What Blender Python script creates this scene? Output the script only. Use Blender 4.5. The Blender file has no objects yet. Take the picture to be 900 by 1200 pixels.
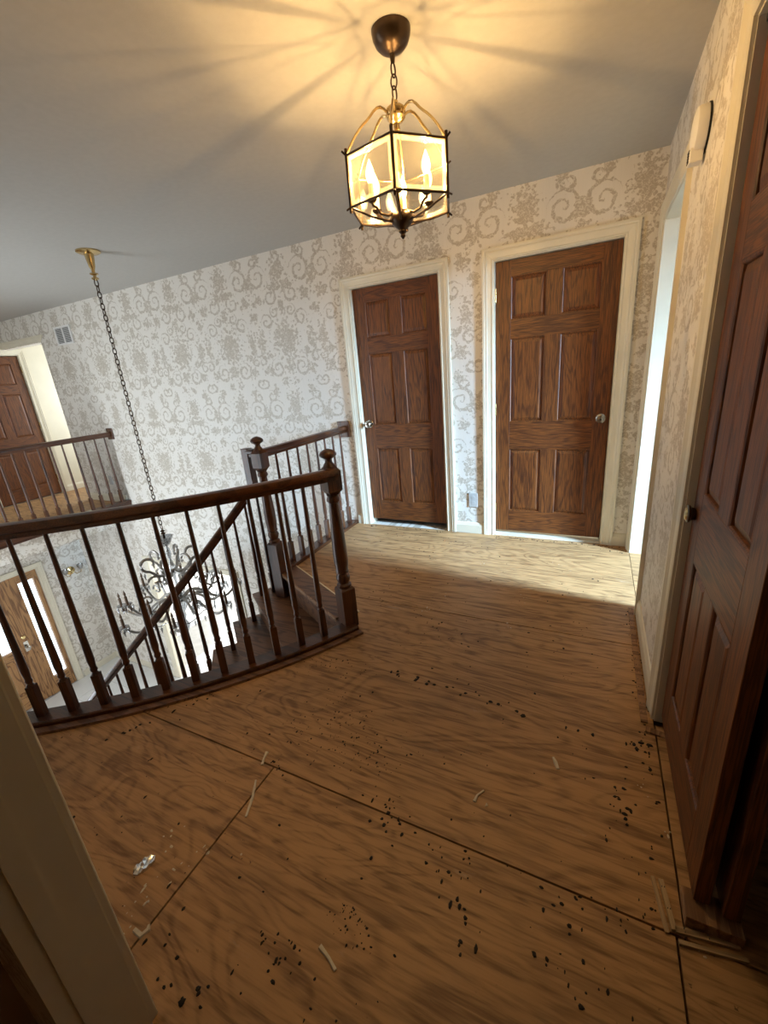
import bpy, bmesh, math, random
from mathutils import Vector, Matrix
random.seed(7)
S = bpy.context.scene
COL = S.collection
pi = math.pi
R_ = math.radians

# ------------------------------------------------------------------ camera
cam = bpy.data.cameras.new('camera'); cam_o = bpy.data.objects.new('camera', cam); COL.objects.link(cam_o)
cx, cy, cz = (0.8978, 0.4325, -0.0831), (0.0653, -0.3174, -0.9461), (-0.4355, 0.8439, -0.3132)
M = Matrix(((cx[0], -cy[0], -cz[0], -0.2855), (cx[1], -cy[1], -cz[1], -3.3637), (cx[2], -cy[2], -cz[2], 1.3788), (0, 0, 0, 1)))
cam_o.matrix_world = M
cam.sensor_fit = 'VERTICAL'; cam.sensor_height = 36; cam.lens = 492.58 / 1200 * 36
cam.clip_start = 0.02
S.camera = cam_o
# ------------------------------------------------------------------ view, world, daylight
S.view_settings.view_transform = 'Standard'; S.view_settings.look = 'None'
S.view_settings.gamma = 1; S.view_settings.use_curve_mapping = False
S.view_settings.exposure = 0.0
S.cycles.max_bounces = 8; S.cycles.diffuse_bounces = 3; S.cycles.glossy_bounces = 3; S.cycles.transmission_bounces = 4; S.cycles.transparent_max_bounces = 12
W = bpy.data.worlds.new('sky'); S.world = W; W.use_nodes = True
bg = W.node_tree.nodes['Background']; bg.inputs[0].default_value = (0.86, 0.94, 1.0, 1); bg.inputs[1].default_value = 3.0

def area(name, loc, rot, sx, sy, power, col):
    l = bpy.data.lights.new(name, 'AREA'); l.shape = 'RECTANGLE'; l.size = sx; l.size_y = sy; l.energy = power; l.color = col
    o = bpy.data.objects.new(name, l); COL.objects.link(o); o.location = loc; o.rotation_euler = rot
    return o
COOL = (0.82, 0.91, 1.0)
area('daylight_foyer_window', (-5.3, -3.3, -0.1), (R_(90), 0, 0), 1.5, 3.4, 85, COOL)         # tall window opposite the papered wall
sw = area('daylight_side_room_window', (3.3, -1.30, 1.80), (0, 0, 0), 0.55, 1.1, 135, (0.44, 0.71, 1.0))    # window of the room beyond the right doorway, sky light slanting down
sw.rotation_euler = Vector((-4.2, 0.85, -1.85)).to_track_quat('-Z', 'Y').to_euler(); sw.data.spread = R_(56)
area('daylight_lower_room_window', (-5.0, 3.2, -1.5), (R_(-90), 0, 0), 2.6, 2.0, 260, (0.95, 0.98, 1.0))
area('daylight_alcove_window', (-7.2, 1.45, 1.4), (R_(-90), 0, 0), 0.9, 1.2, 34, COOL)
area('ceiling_light_room_behind_door', (-0.55, 0.75, 2.3), (0, 0, 0), 0.5, 0.5, 14, (1.0, 0.93, 0.75))

# ------------------------------------------------------------------ node helper
class E:
    """tiny expression builder on math nodes"""
    nt = None
    def __init__(s, sock): s.s = sock
    @staticmethod
    def m(op, *a, clamp=False):
        n = E.nt.nodes.new('ShaderNodeMath'); n.operation = op; n.use_clamp = clamp
        for i, v in enumerate(a):
            if isinstance(v, E): E.nt.links.new(v.s, n.inputs[i])
            else: n.inputs[i].default_value = v
        return E(n.outputs[0])
    def __add__(a, b): return E.m('ADD', a, b)
    __radd__ = __add__
    def __sub__(a, b): return E.m('SUBTRACT', a, b)
    def __rsub__(a, b): return E.m('SUBTRACT', b, a)
    def __mul__(a, b): return E.m('MULTIPLY', a, b)
    __rmul__ = __mul__
    def __truediv__(a, b): return E.m('DIVIDE', a, b)
    def abs(a): return E.m('ABSOLUTE', a)
    def fract(a): return E.m('FRACT', a)
    def floor(a): return E.m('FLOOR', a)
    def sqrt(a): return E.m('SQRT', a)
    def max(a, b): return E.m('MAXIMUM', a, b)
    def min(a, b): return E.m('MINIMUM', a, b)
    def sat(a): return E.m('ADD', a, 0.0, clamp=True)
def step(x, lo, hi):
    n = E.nt.nodes.new('ShaderNodeMapRange'); n.interpolation_type = 'SMOOTHSTEP'
    E.nt.links.new(x.s, n.inputs[0]); n.inputs[1].default_value = lo; n.inputs[2].default_value = hi
    return E(n.outputs[0])
def combine(x, y, z):
    n = E.nt.nodes.new('ShaderNodeCombineXYZ')
    for i, v in enumerate((x, y, z)):
        if isinstance(v, E): E.nt.links.new(v.s, n.inputs[i])
        else: n.inputs[i].default_value = v
    return n.outputs[0]
def noise(vec, scale=1.0, detail=2.0, rough=0.5, dist=0.0):
    n = E.nt.nodes.new('ShaderNodeTexNoise'); n.inputs['Scale'].default_value = scale; n.inputs['Detail'].default_value = detail
    n.inputs['Roughness'].default_value = rough; n.inputs['Distortion'].default_value = dist
    E.nt.links.new(vec, n.inputs['Vector']); return E(n.outputs['Fac'])
def voronoi(vec, scale):
    n = E.nt.nodes.new('ShaderNodeTexVoronoi'); n.inputs['Scale'].default_value = scale
    E.nt.links.new(vec, n.inputs['Vector']); return E(n.outputs['Distance'])
def coords(kind='Object'):
    t = E.nt.nodes.new('ShaderNodeTexCoord'); s = E.nt.nodes.new('ShaderNodeSeparateXYZ')
    E.nt.links.new(t.outputs[kind], s.inputs[0]); return E(s.outputs[0]), E(s.outputs[1]), E(s.outputs[2])
def rnd():
    return E(E.nt.nodes.new('ShaderNodeObjectInfo').outputs['Random'])
def mixc(f, a, b):
    n = E.nt.nodes.new('ShaderNodeMix'); n.data_type = 'RGBA'
    if isinstance(f, E): E.nt.links.new(f.s, n.inputs[0])
    else: n.inputs[0].default_value = f
    for i, v in ((6, a), (7, b)):
        if isinstance(v, tuple): n.inputs[i].default_value = (*v, 1)
        else: E.nt.links.new(v, n.inputs[i])
    return n.outputs[2]
def new_mat(name):
    m = bpy.data.materials.new(name); m.use_nodes = True; E.nt = m.node_tree
    b = m.node_tree.nodes['Principled BSDF']
    return m, b
def setc(b, sock, v):
    if isinstance(v, E): E.nt.links.new(v.s, b.inputs[sock])
    elif isinstance(v, bpy.types.NodeSocket): E.nt.links.new(v, b.inputs[sock])
    elif isinstance(v, tuple): b.inputs[sock].default_value = (*v, 1)
    else: b.inputs[sock].default_value = v
def bump(b, h, strength=0.3, dist=0.002):
    n = E.nt.nodes.new('ShaderNodeBump'); n.inputs['Strength'].default_value = strength; n.inputs['Distance'].default_value = dist
    E.nt.links.new(h.s, n.inputs['Height']); E.nt.links.new(n.outputs[0], b.inputs['Normal'])

def plain(name, col, rough=0.5, metal=0.0, var=0.08, scale=8.0, spec=0.5, bmp=0.0):
    m, b = new_mat(name)
    x, y, z = coords(); n = noise(combine(x, y, z), scale, 3)
    dk = tuple(c * (1 - var * 2) for c in col)
    setc(b, 'Base Color', mixc(step(n, 0.3, 0.7), dk, col)); setc(b, 'Roughness', rough); setc(b, 'Metallic', metal)
    b.inputs['Specular IOR Level'].default_value = spec
    if bmp: bump(b, noise(combine(x, y, z), 220, 3), bmp, 0.001)
    return m

def wood(name, axis, dark, light, rough=0.4, ring=7.0, cath=0.9, fine=0.5, coat=0.0):
    """stained wood with the grain running along one axis; 'axis' in 'xyz'"""
    m, b = new_mat(name)
    x, y, z = coords(); o = rnd() * 37.0
    a, p, q = {'x': (x, y, z), 'y': (y, x, z), 'z': (z, x, y)}[axis]
    n = noise(combine(a * 1.1 + o, p * 9.0 + o, q * 9.0), 1.0, 2, 0.5, 0.5)
    rings = ((n * ring).fract() - 0.5).abs() * 2.0
    lines = step(rings, 0.05, 0.55)
    pores = step(noise(combine(a * 9.0 + o, p * 260.0, q * 260.0 + o), 1.0, 2), 0.42, 0.62)
    tone = noise(combine(a * 0.6 + o, p * 3.0, q * 3.0), 1.0, 2)
    f = (lines * cath + pores * fine + tone * 0.6) / (cath + fine + 0.6)
    setc(b, 'Base Color', mixc(step(f, 0.2, 0.85), dark, light)); setc(b, 'Roughness', rough)
    b.inputs['Coat Weight'].default_value = coat; b.inputs['Coat Roughness'].default_value = 0.25
    bump(b, f, 0.12, 0.001)
    return m

def wallpaper(name, axis):
    m, b = new_mat(name)
    x, y, z = coords(); h = x if axis == 'x' else y
    wv = combine(h * 1.0, z * 1.0, 0.0)
    w1 = noise(wv, 22, 3) - 0.5; w2 = noise(combine(h + 31.0, z + 17.0, 0.0), 22, 3) - 0.5
    hw = h + w1 * 0.040; zw = z + w2 * 0.040
    PX, PZ = 0.695, 1.16
    u = (hw + 0.09) / PX + 0.5; u = (u.fract() - 0.5).abs() * PX                 # mirrored about each motif axis
    v = (zw - 2.29) / PZ; va = ((v + 0.5).fract() - 0.5) * PZ; vb = (v.fract() - 0.5) * PZ + 0.0   # rows A and B
    leaf = voronoi(combine(hw, zw, 0.0), 36.0); nz = noise(wv, 33, 4, 0.66)
    tex = (nz - 0.5) * 2.0 + (0.42 - leaf) * 1.0
    acc = None
    def put(e):
        nonlocal acc
        acc = e if acc is None else acc.max(e)
    def cluster(vv, cu, cv, rx, ry, k=1.0):
        du = (u - cu) / rx; dv = (vv - cv) / ry
        d = (du * du + dv * dv).sqrt()
        put(step((1.08 - d) * 0.85 * k + tex, 0.16, 0.26))
    def spiral(vv, cu, cv, r, turns=1.6, sgn=1.0, ph=0.0, w=1.0):
        du = u - cu; dv = vv - cv
        rr = (du * du + dv * dv).sqrt() / r
        th = E.m('ARCTAN2', dv, du * sgn) / (2 * pi)
        s_ = (rr * turns - th + ph).fract()
        dist = (s_ - 0.5).abs() * (r / turns)
        hw_ = rr * (0.0105 * w) + 0.004 * w + (nz - 0.47) * 0.030
        put(step(hw_ - dist, 0.0, 0.003) * (1.0 - step(rr, 0.94, 1.0)))
    # row A: rose bouquet with paired acanthus scrolls and plumes
    cluster(va, 0.0, 0.03, 0.105, 0.165); cluster(va, 0.05, -0.10, 0.12, 0.055)
    spiral(va, 0.232, -0.01, 0.105, 1.7, 1.0, 0.1, 1.1); spiral(va, 0.262, 0.125, 0.055, 1.3, -1.0, 0.3)
    spiral(va, 0.120, -0.175, 0.080, 1.5, -1.0, 0.2); cluster(va, 0.330, -0.06, 0.045, 0.10, 0.85)
    cluster(va, 0.215, 0.165, 0.050, 0.075, 0.9); cluster(va, 0.265, -0.200, 0.080, 0.065, 0.95)
    cluster(va, 0.06, 0.245, 0.055, 0.05, 0.8); spiral(va, 0.325, 0.245, 0.055, 1.3, 1.0, 0.1)
    cluster(va, 0.0, -0.245, 0.05, 0.06, 0.9)
    # row B: large shield bouquet over a scroll base, sprays either side
    cluster(vb, 0.0, 0.03, 0.170, 0.215); cluster(vb, 0.0, -0.20, 0.080, 0.085)
    spiral(vb, 0.140, -0.205, 0.085, 1.6, 1.0, 0.0, 1.1); spiral(vb, 0.195, 0.200, 0.070, 1.4, -1.0, 0.4)
    cluster(vb, 0.290, 0.02, 0.060, 0.16, 0.9); cluster(vb, 0.250, -0.225, 0.070, 0.060, 0.95)
    cluster(vb, 0.215, -0.085, 0.060, 0.050, 0.85); spiral(vb, 0.310, -0.130, 0.060, 1.4, -1.0, 0.5)
    cluster(vb, 0.0, 0.285, 0.055, 0.05, 0.85); cluster(vb, 0.335, 0.255, 0.05, 0.06, 0.85); spiral(vb, 0.095, 0.275, 0.05, 1.3, 1.0, 0.2)
    vein = step((noise(combine(hw, zw, 4.0), 46, 2, 0.5) - 0.5).abs(), 0.012, 0.045)
    f = acc.sat() * (vein * 0.75 + 0.25)
    stripe = noise(combine(h * 90.0, z * 2.0, 0.0), 1.0, 2)
    base = mixc(stripe, (0.73, 0.685, 0.615), (0.79, 0.745, 0.68))
    fig = mixc(nz, (0.52, 0.455, 0.37), (0.44, 0.38, 0.30))
    setc(b, 'Base Color', mixc(f * 0.92, base, fig)); setc(b, 'Roughness', 0.62 - f * 0.14)
    bump(b, f, 0.12, 0.0006)
    return m

def plywood():
    m, b = new_mat('plywood')
    x, y, z = coords(); o = rnd() * 23.0
    wv = combine(x * 0.75 + o, y * 3.0 + o, 0.0)
    n = noise(wv, 1.0, 3, 0.55, 0.9)
    r = (n * 17.0).fract(); r = (r - 0.5).abs() * 2.0
    lines = step(r, 0.0, 0.65)
    n2 = noise(combine(x * 3.0 + o, y * 34.0, 0.0), 1.0, 3, 0.6, 0.8)
    l2 = step(n2, 0.38, 0.60)
    fine = noise(combine(x * 14.0, y * 190.0 + o, 0.0), 1.0, 2)
    blot = step(noise(combine(x * 2.1, y * 2.6, 3.0), 1.0, 4, 0.6), 0.52, 0.72)
    f = lines * 0.17 + l2 * 0.24 + fine * 0.36 + 0.20
    c = mixc(step(f, 0.18, 0.85), (0.150, 0.069, 0.025), (0.50, 0.284, 0.122))
    c = mixc(blot * 0.28, c, (0.16, 0.085, 0.04))
    scuff = step(noise(combine(x * 5.0, y * 11.0, 8.0), 1.0, 5, 0.7), 0.62, 0.75)
    c = mixc(scuff * 0.35, c, (0.55, 0.45, 0.33))
    spots = step(noise(combine(x, y, 5.0), 46.0, 4, 0.65), 0.66, 0.72) * step(noise(combine(x, y, 9.0), 2.3, 2), 0.42, 0.62)
    c = mixc(spots * 0.8, c, (0.05, 0.028, 0.015))
    setc(b, 'Base Color', c); setc(b, 'Roughness', 0.56)
    bump(b, f - spots, 0.25, 0.002)
    return m

def emis(name, col, strength):
    m = bpy.data.materials.new(name); m.use_nodes = True; nt = m.node_tree
    nt.nodes.remove(nt.nodes['Principled BSDF'])
    e = nt.nodes.new('ShaderNodeEmission'); e.inputs[0].default_value = (*col, 1); e.inputs[1].default_value = strength
    nt.links.new(e.outputs[0], nt.nodes['Material Output'].inputs[0]); return m
def thin_glass(name, tint=(1, 1, 1), gloss=0.10, rough=0.03, milk=0.0):
    m = bpy.data.materials.new(name); m.use_nodes = True; nt = m.node_tree
    nt.nodes.remove(nt.nodes['Principled BSDF'])
    t = nt.nodes.new('ShaderNodeBsdfTransparent'); t.inputs[0].default_value = (*tint, 1)
    g = nt.nodes.new('ShaderNodeBsdfGlossy'); g.inputs['Roughness'].default_value = rough
    lw = nt.nodes.new('ShaderNodeLayerWeight'); lw.inputs[0].default_value = 0.35
    mr = nt.nodes.new('ShaderNodeMapRange'); mr.inputs[3].default_value = gloss; mr.inputs[4].default_value = 0.6
    nt.links.new(lw.outputs['Facing'], mr.inputs[0])
    mx = nt.nodes.new('ShaderNodeMixShader'); nt.links.new(mr.outputs[0], mx.inputs[0]); nt.links.new(t.outputs[0], mx.inputs[1]); nt.links.new(g.outputs[0], mx.inputs[2])
    out = mx
    if milk:
        d = nt.nodes.new('ShaderNodeBsdfTranslucent'); d.inputs[0].default_value = (1, 0.95, 0.85, 1)
        m2 = nt.nodes.new('ShaderNodeMixShader'); m2.inputs[0].default_value = milk
        nt.links.new(mx.outputs[0], m2.inputs[1]); nt.links.new(d.outputs[0], m2.inputs[2]); out = m2
    nt.links.new(out.outputs[0], nt.nodes['Material Output'].inputs[0]); return m

MAT = {}
OD, OL = (0.062, 0.0165, 0.0035), (0.190, 0.058, 0.0105)
for ax in 'xyz':
    MAT['oak_' + ax] = wood('stained_oak_' + ax, ax, OD, OL, 0.48, 10.0, 0.5, 0.8, coat=0.0)
    MAT['rail_' + ax] = wood('dark_rail_wood_' + ax, ax, (0.034, 0.011, 0.005), (0.105, 0.036, 0.013), 0.30, 4.0, 0.6, 0.5, 0.2)
    MAT['entry_' + ax] = wood('golden_oak_' + ax, ax, (0.17, 0.075, 0.028), (0.42, 0.22, 0.085), 0.4)
MAT['tread'] = wood('stair_tread_wood', 'x', (0.075, 0.032, 0.016), (0.20, 0.095, 0.045), 0.42)
MAT['tack'] = wood('tack_strip_wood', 'y', (0.16, 0.075, 0.035), (0.36, 0.20, 0.10), 0.6)
MAT['pale'] = wood('weathered_strip_wood', 'x', (0.22, 0.14, 0.07), (0.48, 0.34, 0.19), 0.6)
MAT['ply'] = plywood()
MAT['paper_x'] = wallpaper('damask_wallpaper_back', 'x'); MAT['paper_y'] = wallpaper('damask_wallpaper_side', 'y')
MAT['cream'] = plain('cream_trim_paint', (0.74, 0.68, 0.54), 0.38, var=0.03, scale=5)
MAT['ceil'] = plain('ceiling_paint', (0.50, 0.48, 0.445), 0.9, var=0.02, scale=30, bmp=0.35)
MAT['beige'] = plain('beige_wall_paint', (0.50, 0.37, 0.29), 0.8, var=0.03)
MAT['white'] = plain('white_wall_paint', (0.85, 0.85, 0.83), 0.8, var=0.02)
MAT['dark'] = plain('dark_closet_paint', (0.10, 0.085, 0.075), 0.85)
MAT['joist'] = plain('framing_lumber', (0.20, 0.13, 0.08), 0.8)
MAT['tile'] = plain('white_floor_tile', (0.78, 0.78, 0.76), 0.22, var=0.03, scale=3)
MAT['grout'] = plain('grey_grout', (0.40, 0.39, 0.37), 0.8)
MAT['bronze'] = plain('dark_bronze', (0.085, 0.055, 0.035), 0.32, 0.85, 0.1)
MAT['brass'] = plain('antique_brass', (0.62, 0.46, 0.22), 0.25, 1.0, 0.06)
MAT['nickel'] = plain('brushed_nickel', (0.55, 0.52, 0.47), 0.22, 1.0, 0.05)
MAT['pewter'] = plain('dull_pewter', (0.20, 0.19, 0.18), 0.4, 0.7, 0.1)
MAT['silver'] = plain('aged_silver', (0.42, 0.40, 0.37), 0.35, 0.75, 0.12, 30)
MAT['plastic'] = plain('white_plastic', (0.82, 0.80, 0.77), 0.4, var=0.02)
MAT['plate'] = plain('grey_plate', (0.50, 0.49, 0.47), 0.4, var=0.03)
MAT['black'] = plain('black_void', (0.012, 0.012, 0.012), 0.8)
MAT['crumb'] = plain('black_pad_crumbs', (0.022, 0.016, 0.012), 0.85, scale=60)
MAT['chip'] = plain('pale_paint_chips', (0.70, 0.62, 0.48), 0.7, scale=60)
def bulb(name, col, strength, tr):
    m = emis(name, col, strength); nt = m.node_tree
    e = [n for n in nt.nodes if n.type == 'EMISSION'][0]; t = nt.nodes.new('ShaderNodeBsdfTransparent'); t.inputs[0].default_value = (tr, tr, tr * 0.9, 1)
    a = nt.nodes.new('ShaderNodeAddShader'); nt.links.new(e.outputs[0], a.inputs[0]); nt.links.new(t.outputs[0], a.inputs[1]); nt.links.new(a.outputs[0], nt.nodes['Material Output'].inputs[0]); return m
MAT['bulb_on'] = bulb('lit_clear_flame_bulb', (1.0, 0.72, 0.36), 7, 0.9)
MAT['filament'] = emis('glowing_filament', (1.0, 0.62, 0.26), 8000)
MAT['bulb_off'] = bulb('dim_flame_bulb', (1.0, 0.62, 0.18), 0.5, 0.6)
MAT['sleeve'] = plain('ivory_candle_sleeve', (0.80, 0.70, 0.48), 0.5, var=0.03)
MAT['candle'] = plain('brown_candle_sleeve', (0.16, 0.10, 0.06), 0.5)
MAT['glass'] = thin_glass('clear_bevelled_glass', (0.98, 0.96, 0.90), 0.05, 0.05, 0.015)
MAT['bevel'] = thin_glass('ground_bevel_glass', (0.95, 0.90, 0.78), 0.10, 0.15, 0.10)
MAT['pane'] = thin_glass('window_glass', (0.97, 0.99, 0.99), 0.05, 0.02)
MAT['crystal'] = thin_glass('cut_crystal', (0.62, 0.64, 0.66), 0.30, 0.05)
MAT['wrap'] = plain('crinkled_foil_wrapper', (0.80, 0.84, 0.90), 0.18, 0.8, 0.05, 40)

# ------------------------------------------------------------------ mesh builder
class MB:
    def __init__(s): s.v = []; s.f = []
    def box(s, a, b):
        x0, y0, z0 = (min(a[i], b[i]) for i in range(3)); x1, y1, z1 = (max(a[i], b[i]) for i in range(3))
        n = len(s.v)
        s.v += [(x0, y0, z0), (x1, y0, z0), (x1, y1, z0), (x0, y1, z0), (x0, y0, z1), (x1, y0, z1), (x1, y1, z1), (x0, y1, z1)]
        s.f += [tuple(n + i for i in q) for q in ((0, 3, 2, 1), (4, 5, 6, 7), (0, 1, 5, 4), (1, 2, 6, 5), (2, 3, 7, 6), (3, 0, 4, 7))]
        return s
    def lathe(s, prof, c=(0, 0, 0), n=16, axis=(0, 0, 1)):
        """prof: list of (radius, height along axis)"""
        q = Vector((0, 0, 1)).rotation_difference(Vector(axis)); c = Vector(c); base = len(s.v)
        for r, h in prof:
            for k in range(n):
                a = 2 * pi * k / n
                s.v.append(tuple(c + q @ Vector((r * math.cos(a), r * math.sin(a), h))))
        for i in range(len(prof) - 1):
            for k in range(n):
                k2 = (k + 1) % n
                s.f.append((base + i * n + k, base + i * n + k2, base + (i + 1) * n + k2, base + (i + 1) * n + k))
        s.f.append(tuple(base + k for k in reversed(range(n)))); e = base + (len(prof) - 1) * n
        s.f.append(tuple(e + k for k in range(n)))
        return s
    def sweep(s, path, prof, closed=False, up=(0, 0, 1), scales=None):
        """sweep closed profile [(side, up)] along path points"""
        P = [Vector(p) for p in path]; n = len(prof); base = len(s.v); up = Vector(up); N = len(P)
        for i, p in enumerate(P):
            if closed: t = P[(i + 1) % N] - P[i - 1]
            else: t = P[min(i + 1, N - 1)] - P[max(i - 1, 0)]
            t.normalize(); side = t.cross(up)
            if side.length < 1e-5: side = t.cross(Vector((0, 1, 0)))
            side.normalize(); u2 = side.cross(t).normalized(); k = scales[i] if scales else 1
            for a, b in prof: s.v.append(tuple(p + side * a * k + u2 * b * k))
        for i in range(N if closed else N - 1):
            j = (i + 1) % N
            for k in range(n):
                k2 = (k + 1) % n
                s.f.append((base + i * n + k, base + i * n + k2, base + j * n + k2, base + j * n + k))
        if not closed:
            s.f.append(tuple(base + k for k in reversed(range(n)))); e = base + (N - 1) * n; s.f.append(tuple(e + k for k in range(n)))
        return s
    def tube(s, path, r, n=8, closed=False, up=(0, 0, 1), scales=None):
        return s.sweep(path, [(r * math.cos(2 * pi * k / n), r * math.sin(2 * pi * k / n)) for k in range(n)], closed, up, scales)
    def prism(s, poly, z0, z1):
        n = len(poly); b = len(s.v)
        s.v += [(x, y, z0) for x, y in poly] + [(x, y, z1) for x, y in poly]
        s.f.append(tuple(b + k for k in reversed(range(n)))); s.f.append(tuple(b + n + k for k in range(n)))
        for k in range(n):
            k2 = (k + 1) % n; s.f.append((b + k, b + k2, b + n + k2, b + n + k))
        return s
    def poly(s, verts, faces):
        b = len(s.v); s.v += [tuple(v) for v in verts]; s.f += [tuple(b + i for i in f) for f in faces]; return s
    def mesh(s, name, mat, smooth=False, fix=True):
        me = bpy.data.meshes.new(name); me.from_pydata(s.v, [], s.f)
        if fix:
            bm = bmesh.new(); bm.from_mesh(me); bmesh.ops.recalc_face_normals(bm, faces=bm.faces); bm.to_mesh(me); bm.free()
        if smooth:
            me.polygons.foreach_set('use_smooth', [True] * len(me.polygons))
            try: me.set_sharp_from_angle(angle=R_(38))
            except Exception: pass
        me.materials.append(MAT[mat]); me.update(); return me
    def build(s, name, mat, parent=None, smooth=False, loc=None, label=None):
        return link(name, s.mesh(name, mat, smooth), parent, loc, label)
def link(name, me, parent=None, loc=None, label=None, rotz=0):
    o = bpy.data.objects.new(name, me); COL.objects.link(o)
    if loc is not None: o.location = loc
    if rotz: o.rotation_euler = (0, 0, rotz)
    if parent is not None: o.parent = parent
    if label: o['label'] = label
    return o
def empty(name, loc=(0, 0, 0), rotz=0):
    o = bpy.data.objects.new(name, None); COL.objects.link(o); o.location = loc; o.rotation_euler = (0, 0, rotz); o.empty_display_size = 0.05
    return o
def tag(o, label, cat, group=None, kind=None):
    o['label'] = label; o['category'] = cat
    if group: o['group'] = group
    if kind: o['kind'] = kind
    return o
def struct(o, label=None):
    o['kind'] = 'structure'
    if label: o['label'] = label
    return o
def bevel(o, w=0.003, seg=2):
    m = o.modifiers.new('bevel', 'BEVEL'); m.width = w; m.segments = seg; m.limit_method = 'ANGLE'; return o

# ------------------------------------------------------------------ dimensions (metres; landing floor z=0, papered wall y=0, right wall x=0)
H = 2.462
ZF = -2.88                       # foyer floor
CX, CY, RB = -4.269, -0.085, 3.19  # centre and radius of the curved balustrade
D1 = (-2.1626, -1.4034); D2 = (-0.9865, -0.192); DH = 2.055
def arc(r, deg, z=None):
    a = R_(deg); p = (CX + r * math.cos(a), CY + r * math.sin(a))
    return p if z is None else (p[0], p[1], z)

def wall(name, axis, p0, p1, u0, u1, z0, z1, holes, mat, label=None):
    """wall slab between planes p0..p1 on the given normal axis, with rectangular holes (u0,u1,z0,z1)"""
    us = sorted({u0, u1, *[h[0] for h in holes], *[h[1] for h in holes]}); zs = sorted({z0, z1, *[h[2] for h in holes], *[h[3] for h in holes]})
    mb = MB()
    for i in range(len(us) - 1):
        run = None
        for j in range(len(zs) - 1):
            cu, cz_ = (us[i] + us[i + 1]) / 2, (zs[j] + zs[j + 1]) / 2
            hole = any(h[0] < cu < h[1] and h[2] < cz_ < h[3] for h in holes)
            if not hole and run is None: run = zs[j]
            if run is not None and (hole or j == len(zs) - 2):
                top = zs[j] if hole else zs[j + 1]
                a, b = ((us[i], p0, run), (us[i + 1], p1, top)) if axis == 'y' else ((p0, us[i], run), (p1, us[i + 1], top))
                mb.box(a, b); run = None
    return struct(mb.build(name, mat), label)

# ------------------------------------------------------------------ room shell
wall('wall_back', 'y', 0.0, 0.12, -6.775, 0.12, ZF, H, [(D1[0] - .008, D1[1] + .008, 0, DH), (D2[0] - .008, D2[1] + .008, 0, DH), (-5.858, -4.192, ZF, -0.869)], 'paper_x')
struct(MB().box((-7.45, 0, ZF), (-6.775, 0.12, -0.26)).build('wall_back_lower', 'paper_x'))
struct(MB().box((-7.9, 0, 2.12), (-6.775, 0.12, H)).build('wall_back_header', 'paper_x'))
# right wall: doorway near the corner, closet opening near the camera
wall('wall_right', 'x', 0.0, 0.12, -3.27, 0.0, 0.0, H, [(-0.913, -0.117, 0, 2.076), (-3.208, -1.767, 0, 2.106)], 'paper_y')
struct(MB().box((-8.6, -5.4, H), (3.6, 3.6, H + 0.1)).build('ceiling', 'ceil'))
# left wall, upper storey (recessed) and entry wall below
wall('wall_left_upper', 'x', -7.92, -7.80, -3.5, 1.6, -0.26, H, [(-0.628, 0.178, 0, 2.056)], 'cream')
wall('wall_left', 'x', -7.57, -7.45, -3.5, 0.12, ZF, -0.26, [(-2.458, -0.647, ZF, -0.889)], 'paper_y')
wall('wall_alcove_back', 'y', 1.5, 1.6, -7.8, -6.655, 0, H, [(-7.65, -6.80, 0.8, 2.0)], 'cream')
struct(MB().box((-8.6, -1.2, 0), (-8.5, 0.8, H)).box((-8.5, 0.7, 0), (-7.92, 0.8, H)).box((-8.5, -1.2, 0), (-7.92, -1.1, H)).box((-8.6, -1.2, -0.1), (-7.92, 0.8, 0)).build('wall_far_room', 'beige'))
struct(MB().box((-6.775, 0.12, -0.26), (-6.655, 1.6, H)).build('wall_alcove_right', 'cream'))
# front of the foyer with its tall window
wall('wall_front', 'y', -3.47, -3.35, -7.9, -4.2, ZF, H, [(-6.1, -4.5, -1.9, 1.7)], 'paper_x')
wall('wall_front_inner', 'y', -3.27, -3.15, -4.2, -1.125, -0.26, H, [], 'paper_x')
struct(MB().box((-4.2, -3.47, ZF), (-0.5, -3.35, -0.26)).build('wall_front_lower', 'paper_x'))
struct(MB().box((-0.62, -3.35, ZF), (-0.5, 0.0, -0.26)).build('wall_right_lower', 'paper_y'))
# room behind the photographer
struct(MB().box((-1.42, -5.3, 0), (-1.30, -3.27, H)).build('wall_side_room', 'beige'))
struct(MB().box((-1.42, -5.42, 0), (0.9, -5.3, H)).build('wall_rear', 'beige'))
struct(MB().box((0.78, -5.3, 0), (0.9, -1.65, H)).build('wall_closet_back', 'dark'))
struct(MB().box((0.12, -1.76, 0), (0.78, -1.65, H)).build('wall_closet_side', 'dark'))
struct(MB().box((-1.42, -5.3, -0.05), (0.78, -3.73, 0.0)).build('floor_rear_room', 'ply'))
# side room beyond the right doorway
wall('wall_side_far', 'x', 3.4, 3.52, -2.9, 0.9, 0, H, [(-1.65, -0.95, 1.2, 2.38)], 'white')
struct(MB().box((0.9, -3.02, 0), (3.4, -2.9, H)).build('wall_side_near', 'white'))
struct(MB().box((0.12, 0.9, 0), (3.4, 1.02, H)).build('wall_side_end', 'white'))
# rooms behind the two closed doors
b = MB(); b.box((-2.6, 0.12, 0), (-2.5, 1.2, H)); b.box((-2.5, 1.2, 0), (0.12, 1.3, H)); b.box((-1.25, 0.12, 0), (-1.15, 1.2, H)); b.box((0.02, 0.12, 0), (0.12, 1.2, H))
struct(b.build('wall_rooms_behind_doors', 'white'))
struct(MB().box((-2.6, 0.0, -0.26), (0.12, 1.3, -0.004)).build('floor_rooms_behind_doors', 'plate'))
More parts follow.
